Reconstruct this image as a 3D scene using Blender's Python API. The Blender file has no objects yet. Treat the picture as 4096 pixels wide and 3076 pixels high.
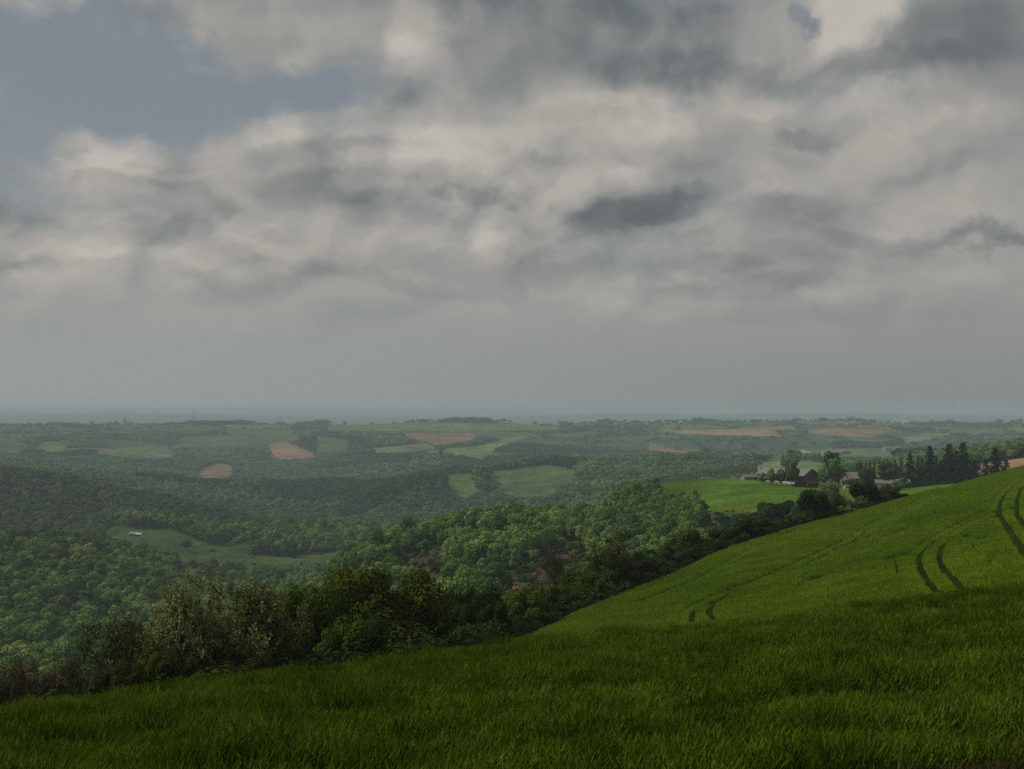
import bpy, math, random
import numpy as np
from math import radians, sin, cos, pi

S = bpy.context.scene
COL = S.collection
# ------------------------------------------------------------------ camera
F = 1236.0; CX, CY, HOR = 512.0, 384.5, 410.0
PITCH = math.atan((HOR - CY) / F)
cd = bpy.data.cameras.new('camera'); cam = bpy.data.objects.new('camera', cd); COL.objects.link(cam)
cd.sensor_width = 36.0; cd.lens = F / 1024 * 36
cd.clip_start = 0.1; cd.clip_end = 90000
cam.location = (0, 0, 0); cam.rotation_euler = (pi / 2 + PITCH, 0, 0)
S.camera = cam

# ------------------------------------------------------------------ view
S.view_settings.view_transform = 'Standard'; S.view_settings.look = 'None'
S.view_settings.exposure = -0.15; S.view_settings.gamma = 1
S.cycles.max_bounces = 6; S.cycles.diffuse_bounces = 3; S.cycles.transmission_bounces = 4
S.cycles.volume_bounces = 0; S.cycles.use_denoising = False; S.cycles.sample_clamp_indirect = 2.0; S.cycles.sample_clamp_direct = 6.0

SUN_AZ, SUN_EL = -82.0, 46.0        # degrees to the left of the view direction, above the horizon
def pix(x, y):
    """view direction through a picture point as (X/Y, Z/Y)"""
    a = (x - CX) / F; b = (CY - y) / F
    c, s = math.cos(PITCH), math.sin(PITCH)
    dy = c - b * s
    return a / dy, (s + b * c) / dy

# ------------------------------------------------------------------ world
def build_world():
    w = bpy.data.worlds.new('World'); S.world = w; w.use_nodes = True
    nt = w.node_tree; N = nt.nodes; L = nt.links; N.clear()
    def nd(t, **k):
        n = N.new(t)
        for a, b in k.items(): setattr(n, a, b)
        return n
    def ma(op, a, b=None, c=None, clamp=False):
        n = nd('ShaderNodeMath', operation=op); n.use_clamp = clamp
        for i, v in enumerate((a, b, c)):
            if v is None: continue
            if isinstance(v, (int, float)): n.inputs[i].default_value = v
            else: L.new(v, n.inputs[i])
        return n.outputs[0]
    def vm(op, a, b=None, c=None):
        n = nd('ShaderNodeVectorMath', operation=op)
        for i, v in enumerate((a, b, c)):
            if v is None: continue
            if isinstance(v, (tuple, list)): n.inputs[i].default_value = v
            elif isinstance(v, (int, float)): n.inputs['Scale'].default_value = v
            else: L.new(v, n.inputs[i])
        return n
    def mr(v, a, b, c=0.0, d=1.0, smooth=True):
        n = nd('ShaderNodeMapRange', interpolation_type='SMOOTHSTEP' if smooth else 'LINEAR')
        L.new(v, n.inputs[0])
        for i, q in enumerate((a, b, c, d)): n.inputs[1 + i].default_value = q
        return n.outputs[0]
    def noise(vec, scale, det=5.0, rough=0.55, lac=2.0, dist=0.0):
        n = nd('ShaderNodeTexNoise', noise_dimensions='2D'); L.new(vec, n.inputs['Vector'])
        n.inputs['Scale'].default_value = scale; n.inputs['Detail'].default_value = det
        n.inputs['Roughness'].default_value = rough; n.inputs['Lacunarity'].default_value = lac
        n.inputs['Distortion'].default_value = dist
        return n
    tc = nd('ShaderNodeTexCoord')
    sp = nd('ShaderNodeSeparateXYZ'); L.new(tc.outputs['Generated'], sp.inputs[0])
    az = ma('ARCTAN2', sp.outputs[0], sp.outputs[1])
    el = ma('ARCSINE', sp.outputs[2])
    elp = ma('MAXIMUM', el, 0.0)
    cmb = nd('ShaderNodeCombineXYZ'); L.new(az, cmb.inputs[0]); L.new(el, cmb.inputs[1])
    P = cmb.outputs[0]
    # flatter and finer towards the horizon
    q = nd('ShaderNodeCombineXYZ')
    L.new(ma('MULTIPLY', az, 2.8), q.inputs[0]); L.new(ma('LOGARITHM', ma('ADD', elp, 0.12), math.e), q.inputs[1])
    Q = q.outputs[0]
    def centred(n_): return vm('SUBTRACT', n_.outputs['Color'], (0.5, 0.5, 0.5)).outputs[0]
    Pw = vm('MULTIPLY_ADD', centred(noise(Q, 3.2, 7.0, 0.58)), (0.11, 0.07, 0.0), P).outputs[0]
    W1 = vm('MULTIPLY_ADD', centred(noise(Q, 4.0, 6.0, 0.52)), (0.30, 0.18, 0.0), Q).outputs[0]
    upv = (-0.03, 0.075, 0.0)
    def puffs(sh):
        V0 = W1 if sh is None else vm('ADD', W1, sh).outputs[0]
        tot = None
        for sc, wt, ft in ((3.4, .62, 'SMOOTH_F1'), (8.5, .20, 'SMOOTH_F1')):
            vo = nd('ShaderNodeTexVoronoi', feature=ft, voronoi_dimensions='2D'); vo.inputs['Scale'].default_value = sc
            if ft != 'F1': vo.inputs['Smoothness'].default_value = .9
            L.new(V0, vo.inputs['Vector'])
            d_ = ma('MULTIPLY', vo.outputs['Distance'], -wt)
            tot = d_ if tot is None else ma('ADD', tot, d_)
        fb = noise(V0, 6.0, 7.0, 0.5).outputs[0]
        return ma('ADD', tot, ma('MULTIPLY', fb, 0.38))
    g = bpy.data.node_groups.new('blob', 'ShaderNodeTree')
    g.interface.new_socket('V', in_out='INPUT', socket_type='NodeSocketVector')
    g.interface.new_socket('C', in_out='INPUT', socket_type='NodeSocketVector')
    g.interface.new_socket('R', in_out='INPUT', socket_type='NodeSocketVector')
    g.interface.new_socket('A', in_out='INPUT', socket_type='NodeSocketFloat')
    g.interface.new_socket('O', in_out='OUTPUT', socket_type='NodeSocketFloat')
    gi = g.nodes.new('NodeGroupInput'); go = g.nodes.new('NodeGroupOutput')
    a = g.nodes.new('ShaderNodeVectorMath'); a.operation = 'SUBTRACT'
    b = g.nodes.new('ShaderNodeVectorMath'); b.operation = 'MULTIPLY'
    c = g.nodes.new('ShaderNodeVectorMath'); c.operation = 'LENGTH'
    d = g.nodes.new('ShaderNodeMapRange'); d.interpolation_type = 'SMOOTHSTEP'
    d.inputs[1].default_value = 1.25; d.inputs[2].default_value = 0.35
    e = g.nodes.new('ShaderNodeMath'); e.operation = 'MULTIPLY'
    g.links.new(gi.outputs[0], a.inputs[0]); g.links.new(gi.outputs[1], a.inputs[1])
    g.links.new(a.outputs[0], b.inputs[0]); g.links.new(gi.outputs[2], b.inputs[1])
    g.links.new(b.outputs[0], c.inputs[0]); g.links.new(c.outputs['Value'], d.inputs[0])
    g.links.new(d.outputs[0], e.inputs[0]); g.links.new(gi.outputs[3], e.inputs[1]); g.links.new(e.outputs[0], go.inputs[0])
    def blobs(lst):
        tot = None
        for (x, y, rx, ry, amt) in lst:
            u, v = pix(x, y)
            n = nd('ShaderNodeGroup'); n.node_tree = g
            L.new(Pw, n.inputs[0])
            n.inputs[1].default_value = (math.atan(u), math.atan(v * math.cos(math.atan(u))), 0)
            n.inputs[2].default_value = (F / rx, F / ry, 0)
            n.inputs[3].default_value = amt
            tot = n.outputs[0] if tot is None else ma('ADD', tot, n.outputs[0])
        return tot
    gaps = blobs(GAPS); tone = blobs(TONES)
    h0 = puffs(None); h1 = puffs(upv)
    relief = ma('SUBTRACT', h0, h1)                      # + on the sunny side of every billow
    n2 = noise(W1, 1.9, 4.0, 0.5).outputs[0]
    n3 = noise(Q, 1.3, 2.0, 0.5).outputs[0]
    wisps = noise(vm('MULTIPLY', W1, (0.5, 1.4, 1)).outputs[0], 3.4, 9.0, 0.62).outputs[0]
    # coverage
    cov = ma('ADD', ma('MULTIPLY', ma('ADD', h0, 0.16), 1.2), 0.9)
    cov = ma('ADD', cov, ma('MULTIPLY', ma('SUBTRACT', wisps, 0.5), 3.8))
    cov = ma('SUBTRACT', cov, ma('MULTIPLY', gaps, 0.76))
    cov = mr(cov, -1.1, 0.95)
    # brightness of the cloud
    fade = mr(el, 0.02, 0.15)                            # contrast dies towards the horizon
    amt = mr(n3, 0.38, 0.6, 0.35, 1.0)
    t = ma('MULTIPLY', ma('MULTIPLY', relief, 1.9), amt)
    t = ma('ADD', t, ma('MULTIPLY', ma('SUBTRACT', n2, 0.5), -0.42))
    t = ma('ADD', t, ma('MULTIPLY', ma('SUBTRACT', wisps, 0.5), 0.25))
    t = ma('ADD', t, tone)
    t = ma('MULTIPLY', t, fade)
    t = ma('ADD', ma('MULTIPLY', t, 0.88), 0.65, clamp=True)
    cr = nd('ShaderNodeValToRGB'); L.new(t, cr.inputs[0])
    E = cr.color_ramp.elements
    E[0].position = 0.0; E[0].color = (.125, .142, .147, 1)
    E[1].position = 1.0; E[1].color = (.60, .565, .51, 1)
    for p_, c_ in ((.28, (.19, .212, .217)), (.55, (.335, .343, .33)), (.76, (.455, .438, .405))):
        k = E.new(p_); k.color = (*c_, 1)
    # clear sky
    sky = nd('ShaderNodeTexSky', sky_type='NISHITA'); sky.sun_disc = False
    sky.sun_elevation = radians(SUN_EL); sky.sun_rotation = radians(SUN_AZ)
    sky.air_density = 1.0; sky.dust_density = 1.2; sky.ozone_density = 1.2
    sk = vm('SCALE', sky.outputs[0], None); sk.inputs['Scale'].default_value = SKY
    sk2 = nd('ShaderNodeMix', data_type='RGBA'); sk2.inputs[0].default_value = 0.8
    L.new(sk.outputs[0], sk2.inputs[6])
    lowb = nd('ShaderNodeMix', data_type='RGBA'); L.new(mr(el, 0.10, 0.26), lowb.inputs[0])
    lowb.inputs[6].default_value = (.33, .36, .365, 1); lowb.inputs[7].default_value = (.27, .306, .328, 1); L.new(lowb.outputs[2], sk2.inputs[7])
    mx = nd('ShaderNodeMix', data_type='RGBA'); L.new(cov, mx.inputs[0])
    L.new(sk2.outputs[2], mx.inputs[6]); L.new(cr.outputs[0], mx.inputs[7])
    # low veil of distant air
    veil = mr(el, 0.13, 0.0)
    lr = mr(az, -0.40, 0.42)
    vc = nd('ShaderNodeMix', data_type='RGBA'); L.new(lr, vc.inputs[0])
    vc.inputs[6].default_value = (.36, .398, .385, 1); vc.inputs[7].default_value = (.275, .298, .288, 1)
    m2 = nd('ShaderNodeMix', data_type='RGBA'); L.new(ma('MULTIPLY', veil, 0.93), m2.inputs[0])
    L.new(mx.outputs[2], m2.inputs[6]); L.new(vc.outputs[2], m2.inputs[7])
    bg = nd('ShaderNodeBackground'); L.new(m2.outputs[2], bg.inputs[0]); bg.inputs[1].default_value = 0.93
    out = nd('ShaderNodeOutputWorld'); L.new(bg.outputs[0], out.inputs[0])
    w.cycles.sampling_method = 'MANUAL'; w.cycles.sample_map_resolution = 512
SKY = 0.07
# picture x, y, half width, half height (1024 px frame), amount
GAPS = [(40, 90, 190, 95, 1.6), (180, 100, 140, 55, 1.5), (300, 95, 90, 22, 1.1), (110, 45, 130, 30, 1.0), (290, 72, 60, 18, .8),
        (70, 195, 150, 12, .9), (30, 8, 80, 34, 1.9), (790, 6, 17, 16, 1.8), (797, 26, 9, 13, 1.4), (673, 105, 22, 9, 1.2), (905, 88, 20, 7, 1.0), (400, 150, 90, 7, .7),
        (90, 228, 150, 9, .7), (0, 165, 60, 50, 1.0), (340, 50, 60, 10, .5)]
TONES = [(590, 18, 150, 44, -.34), (665, 66, 90, 26, -.34), (640, 50, 190, 45, -.08), (520, 70, 60, 26, -.2),
         (950, 22, 130, 52, -.3), (860, 66, 120, 20, -.26), (1010, 62, 70, 40, -.12),
         (395, 86, 46, 18, -.26), (640, 208, 82, 18, -.15), (690, 190, 34, 14, -.2), (800, 212, 70, 26, -.26),
         (1000, 234, 90, 12, -.26), (880, 238, 120, 12, -.22), (730, 262, 150, 16, -.2), (720, 292, 120, 11, -.2), (275, 160, 42, 20, -.18),
         (340, 198, 80, 18, -.2), (470, 197, 62, 9, -.24), (40, 267, 34, 8, -.26), (800, 134, 40, 9, -.26), (560, 246, 40, 14, -.12),
         (300, 265, 120, 7, -.1), (540, 158, 40, 10, -.1), (960, 170, 60, 14, -.1),
         (110, 202, 120, 18, .14), (425, 26, 44, 36, .36), (838, 22, 36, 40, .5), (815, 60, 24, 12, .2), (765, 104, 55, 16, .22), (870, 104, 44, 16, .2), (940, 112, 40, 14, .12),
         (300, 130, 72, 20, .2), (560, 138, 110, 18, .16), (360, 168, 45, 9, .16), (610, 180, 40, 10, .12), (90, 170, 110, 8, .2), (250, 12, 120, 16, .1),
         (600, 100, 70, 9, .12), (120, 250, 60, 7, .12), (500, 180, 50, 7, .14), (270, 225, 40, 8, .12), (760, 190, 22, 12, .14), (690, 222, 30, 8, .14)]
build_world()

sl = bpy.data.lights.new('sun', 'SUN'); so = bpy.data.objects.new('sun', sl); COL.objects.link(so)
sl.energy = 4.0; sl.angle = radians(3); sl.color = (1.0, .94, .84)
from mathutils import Vector
so.rotation_euler = Vector((sin(radians(SUN_AZ)) * cos(radians(SUN_EL)), cos(radians(SUN_AZ)) * cos(radians(SUN_EL)), sin(radians(SUN_EL)))).to_track_quat('Z', 'Y').to_euler()

# ------------------------------------------------------------------ helpers
rng = np.random.default_rng(7)
def tag(o, label=None, cat=None, group=None, kind=None):
    if label: o['label'] = label
    if cat: o['category'] = cat
    if group: o['group'] = group
    if kind: o['kind'] = kind
    return o
def mesh_np(name, V, Fq, mats=(), mi=None, loose=None, attrs=None, smooth=False):
    """quads only; loose = extra vertices without faces; attrs = {name: (type, array)} on points"""
    me = bpy.data.meshes.new(name)
    V = np.asarray(V, np.float32).reshape(-1, 3); nq = len(Fq)
    if loose is not None: V = np.vstack([V, np.asarray(loose, np.float32)])
    me.vertices.add(len(V)); me.vertices.foreach_set('co', V.ravel())
    if nq:
        Fq = np.asarray(Fq, np.int32)
        me.loops.add(nq * 4); me.loops.foreach_set('vertex_index', Fq.ravel())
        me.polygons.add(nq); me.polygons.foreach_set('loop_start', np.arange(0, nq * 4, 4, dtype=np.int32))
        if mi is not None: me.polygons.foreach_set('material_index', np.asarray(mi, np.int32))
        if smooth: me.polygons.foreach_set('use_smooth', np.ones(nq, bool))
    for m in mats: me.materials.append(m)
    for k, (t, arr) in (attrs or {}).items():
        a = me.attributes.new(k, t, 'POINT')
        a.data.foreach_set({'FLOAT': 'value', 'INT': 'value', 'FLOAT_COLOR': 'color', 'FLOAT_VECTOR': 'vector'}[t], np.asarray(arr).ravel())
    me.update(calc_edges=True)
    return me
def link(name, me, parent=None):
    o = bpy.data.objects.new(name, me); COL.objects.link(o)
    if parent is not None: o.parent = parent
    return o

def vnoise(x, y, seed=0):
    xi = np.floor(x).astype(np.int64); yi = np.floor(y).astype(np.int64)
    fx = x - xi; fy = y - yi
    fx = fx * fx * fx * (fx * (fx * 6 - 15) + 10); fy = fy * fy * fy * (fy * (fy * 6 - 15) + 10)
    def h(a, b):
        n = (a * 374761393 + b * 668265263 + seed * 1442695040) & 0xffffffff
        n = ((n ^ (n >> 13)) * 1274126177) & 0xffffffff
        return ((n ^ (n >> 16)) & 0xffff) / 65535.0
    return (h(xi, yi) * (1 - fx) + h(xi + 1, yi) * fx) * (1 - fy) + (h(xi, yi + 1) * (1 - fx) + h(xi + 1, yi + 1) * fx) * fy
def fbm(x, y, seed=0, o=3):
    s = 0; a = 1; t = 0
    for i in range(o):
        s = s + a * vnoise(x * 2 ** i + i * 17.3, y * 2 ** i - i * 9.1, seed + i); t += a; a *= .5
    return s / t - 0.5

# ------------------------------------------------------------------ terrain
def P2(*a): return list(a)
CROP = 0.65
EDGE_Y = [(-200, 760), (0, 755), (300, 705), (450, 668), (531, 642), (578, 618), (626, 598), (675, 578.5), (726, 553), (802, 529), (853, 516), (934, 492), (1024, 469), (1250, 400)]
EDGE_D = [(-200, 100), (0, 105), (531, 112), (578, 122), (640, 138), (700, 155), (780, 180), (870, 210), (940, 235), (1024, 265), (1250, 330)]
CREST = [(-200, 712), (0, 703), (142, 688), (237, 677), (350, 665), (436, 652), (531, 640), (650, 631), (740, 621), (819, 610), (944, 594), (1024, 582), (1250, 550)]
CREST_D = [(-200, 23), (0, 24), (500, 28), (1024, 34), (1250, 37)]
LAY = [
 ([(0, 44), (300, 52), (531, 60), (1024, 46)], [(0, 742), (300, 704), (400, 684), (531, 658), (650, 648), (1024, 609)]),
 ([(0, 75), (300, 85), (531, 95), (650, 88), (820, 76), (1024, 62)], [(0, 755), (300, 710), (400, 684), (531, 643), (650, 636), (740, 627), (819, 616), (944, 600), (1024, 588)]),
 (EDGE_D, EDGE_Y),
 ([(x, d + 32) for x, d in EDGE_D], [(0, 745), (300, 705), (450, 675), (531, 657), (626, 607), (726, 561), (802, 533), (853, 519), (934, 498), (1024, 477)]),
 ([(0, 340), (1024, 355)], [(0, 705), (100, 695), (300, 670), (450, 640), (600, 612), (700, 560), (760, 527), (860, 513), (934, 501), (1024, 486)]),
 ([(0, 450)], [(0, 665), (150, 655), (300, 645), (350, 630), (404, 590), (444, 572), (515, 560), (600, 550), (660, 540), (700, 524), (760, 512), (870, 507), (934, 498), (1024, 484)]),
 ([(0, 530)], [(0, 635), (150, 632), (250, 628), (300, 625), (325, 600), (353, 568), (404, 550), (444, 539), (515, 532), (562, 527), (610, 519), (650, 514), (680, 514), (700, 503), (760, 493), (870, 494), (1024, 482)]),
 ([(0, 610)], [(0, 602), (150, 605), (250, 612), (353, 600), (404, 580), (450, 560), (515, 545), (562, 528), (600, 511), (640, 488), (650, 485.5), (700, 480), (735, 479.5), (777, 481), (819, 484), (904, 488), (1024, 476)]),
 ([(0, 800)], [(0, 545), (50, 548), (90, 552), (110, 558), (160, 568), (187, 584), (240, 592), (353, 586), (500, 580), (600, 560), (680, 510), (735, 492), (777, 488), (850, 487), (904, 487), (960, 470), (1024, 458)]),
 ([(0, 1020)], [(0, 574), (60, 568), (100, 541), (127, 529), (174, 534), (206, 542), (250, 542), (400, 542), (500, 540), (600, 525), (700, 500), (800, 482), (900, 478), (960, 468), (1024, 455)]),
 ([(0, 1190)], [(0, 533), (90, 524), (127, 517), (174, 522), (206, 532), (250, 537), (400, 530), (500, 532), (600, 517), (700, 494), (800, 480), (900, 475), (1024, 453)]),
 ([(0, 1350)], [(0, 473), (71, 486), (111, 497), (174, 507), (221, 521), (259, 530), (300, 533), (400, 527), (470, 518), (600, 505), (700, 485), (800, 476), (900, 470), (1024, 452)]),
 ([(0, 1550)], [(0, 496), (111, 514), (220, 530), (300, 530), (350, 516), (404, 494), (430, 483), (460, 499), (500, 500), (540, 498), (600, 490), (700, 480), (800, 472), (1024, 455)]),
 ([(0, 1800)], [(0, 468), (100, 476), (200, 488), (300, 490), (380, 486), (444, 478), (490, 473), (547, 467), (626, 467), (700, 463), (758, 465), (830, 467), (900, 465), (1024, 452)]),
 ([(0, 2150)], [(0, 474), (100, 484), (200, 493), (300, 496), (400, 490), (500, 484), (600, 480), (700, 477), (800, 477), (1024, 466)]),
 ([(0, 2700)], [(0, 448), (100, 454), (200, 464), (300, 464), (400, 456), (500, 452), (600, 456), (700, 458), (800, 457), (900, 454), (1024, 448)]),
 ([(0, 3300)], [(0, 436), (100, 438), (200, 440), (300, 436), (400, 434), (500, 435), (600, 437), (700, 436), (800, 436), (900, 438), (1024, 434)]),
 ([(0, 4000)], [(0, 426), (100, 426), (200, 425), (300, 425), (400, 423.5), (450, 422.5), (500, 422), (570, 425), (600, 423), (640, 425), (700, 422.5), (800, 422.5), (900, 423), (1024, 423.5)]),
 ([(0, 5200)], [(0, 432)]), ([(0, 9000)], [(0, 423)]),
 ([(0, 14000)], [(0, 414.5), (120, 413), (200, 414), (350, 416.5), (500, 416), (640, 413), (700, 414.5), (850, 412.5), (1024, 416)]),
 ([(0, 17000)], [(0, 419)]), ([(0, 26000)], [(0, 411.6), (300, 412.6), (600, 411.8), (1024, 412.4)]), ([(0, 33000)], [(0, 414)]),
]
NU, NR = 700, 1500
Ug = np.linspace(-0.95, 0.95, NU)
Sg = np.linspace(math.log(6.0), math.log(32500.0), NR)
XPX = CX + F * Ug                         # near enough: picture x of a column
def smooth1(a, w=5):
    k = np.hanning(w + 2)[1:-1]; k /= k.sum()
    return np.convolve(np.pad(a, w // 2, mode='edge'), k, 'valid')
def interp(pts, x):
    p = np.array(pts, float); return np.interp(x, p[:, 0], p[:, 1])
def pchip(xk, yk, x):
    h = np.diff(xk); dl = np.diff(yk) / h
    m = np.zeros(len(xk)); s = (dl[:-1] * dl[1:]) > 0
    w1 = 2 * h[1:] + h[:-1]; w2 = h[1:] + 2 * h[:-1]
    with np.errstate(divide='ignore', invalid='ignore'):
        hm = (w1 + w2) / (w1 / dl[:-1] + w2 / dl[1:])
    m[1:-1] = np.where(s, hm, 0); m[0] = dl[0]; m[-1] = dl[-1]
    i = np.clip(np.searchsorted(xk, x) - 1, 0, len(xk) - 2)
    t = (x - xk[i]) / h[i]
    return ((2 * t**3 - 3 * t**2 + 1) * yk[i] + (t**3 - 2 * t**2 + t) * h[i] * m[i] + (-2 * t**3 + 3 * t**2) * yk[i + 1] + (t**3 - t**2) * h[i] * m[i + 1])
def zline(ypts, dl, off=0.0):
    y = smooth1(interp(ypts, XPX), 9)
    v = np.array([pix(a, b)[1] for a, b in zip(np.clip(XPX, -150, 1174), y)])
    return v * dl + off
def build_table():
    ds, zs = [np.full(NU, 2.0), np.full(NU, 10.0)], [np.full(NU, -1.75), np.full(NU, -3.0 - CROP)]
    d = smooth1(interp(CREST_D, XPX), 9); ds.append(d); zs.append(zline(CREST, d, -CROP - .24))
    for dp, yp in LAY:
        d = smooth1(interp(dp, XPX), 9); ds.append(d); zs.append(zline(yp, d, 0))
    ds = np.array(ds); zs = np.array(zs); ls = np.log(ds)
    T = np.zeros((NU, NR))
    for i in range(NU): T[i] = pchip(ls[:, i], zs[:, i], Sg)
    return T
TAB = build_table()
def relief(X, Y):
    Y = np.maximum(Y, 1)
    a = np.interp(Y, [0, 60, 150, 400, 1000, 1600, 3300, 5000, 9000, 30000], [.03, .15, .35, .8, 1.0, 21, 17, 6, 8, 10])
    n = fbm(X / 95 + 3, Y / 95, 3, 3) * np.interp(Y, [0, 1400, 3000], [1, .45, .35])
    m = fbm(X / 320 + 7.7, Y / 320, 11, 3) * np.interp(Y, [0, 300, 1400], [0, .1, 1.0])
    return a * (n + m) * 1.5
def lut(T, X, Y):
    Yc = np.clip(Y, 6.0, 32400.0); U = np.clip(X / Yc, Ug[0], Ug[-1])
    a = (U - Ug[0]) / (Ug[1] - Ug[0]); b = (np.log(Yc) - Sg[0]) / (Sg[1] - Sg[0])
    i = np.clip(a.astype(int), 0, NU - 2); j = np.clip(b.astype(int), 0, NR - 2); a = a - i; b = b - j
    return (T[i, j] * (1 - a) + T[i + 1, j] * a) * (1 - b) + (T[i, j + 1] * (1 - a) + T[i + 1, j + 1] * a) * b
def ground(X, Y):
    X = np.asarray(X, float); Y = np.asarray(Y, float)
    z = lut(TAB, X, Y)
    z = np.where(Y < 6, -1.75 - (z * 0 + 1) * 0 + (z + 1.75) * np.clip((Y - 1) / 5, 0, 1), z)
    return z + relief(X, Y)
# what hides what: highest sight line reached in front of a point
UU, SS = np.meshgrid(Ug, Sg, indexing='ij'); YY = np.exp(SS)
ZT = ground(UU * YY, YY)
HZ = np.maximum.accumulate(ZT / YY, axis=1); HZ = np.concatenate([HZ[:, :1] - 1, HZ[:, :-1]], axis=1)
def seen(X, Y, ztop, tol=0.0025):
    return ztop / Y > lut(HZ, X, Y) - tol
def hit(x, y, d0, d1, off=0.0):
    """where the sight line through a picture point meets the land between d0 and d1"""
    u, v = pix(x, y); Y = np.exp(np.linspace(math.log(d0), math.log(d1), 400))
    e = (ground(u * Y, Y) + off) / Y - v
    k = np.argmax(e >= 0) if (e >= 0).any() else np.argmax(e)
    return u * Y[k], Y[k]
def to_px(X, Y, Z):
    c, s = math.cos(PITCH), math.sin(PITCH)
    yc = Y * c + Z * s; zc = -Y * s + Z * c
    return CX + F * X / yc, CY - F * zc / yc
def inpoly(px, py, poly):
    r = np.zeros(np.shape(px), bool); n = len(poly)
    for i in range(n):
        x1, y1 = poly[i]; x2, y2 = poly[(i + 1) % n]
        if y1 == y2: continue
        c = ((y1 > py) != (y2 > py)) & (px < (x2 - x1) * (py - y1) / (y2 - y1) + x1)
        r ^= c
    return r

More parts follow.
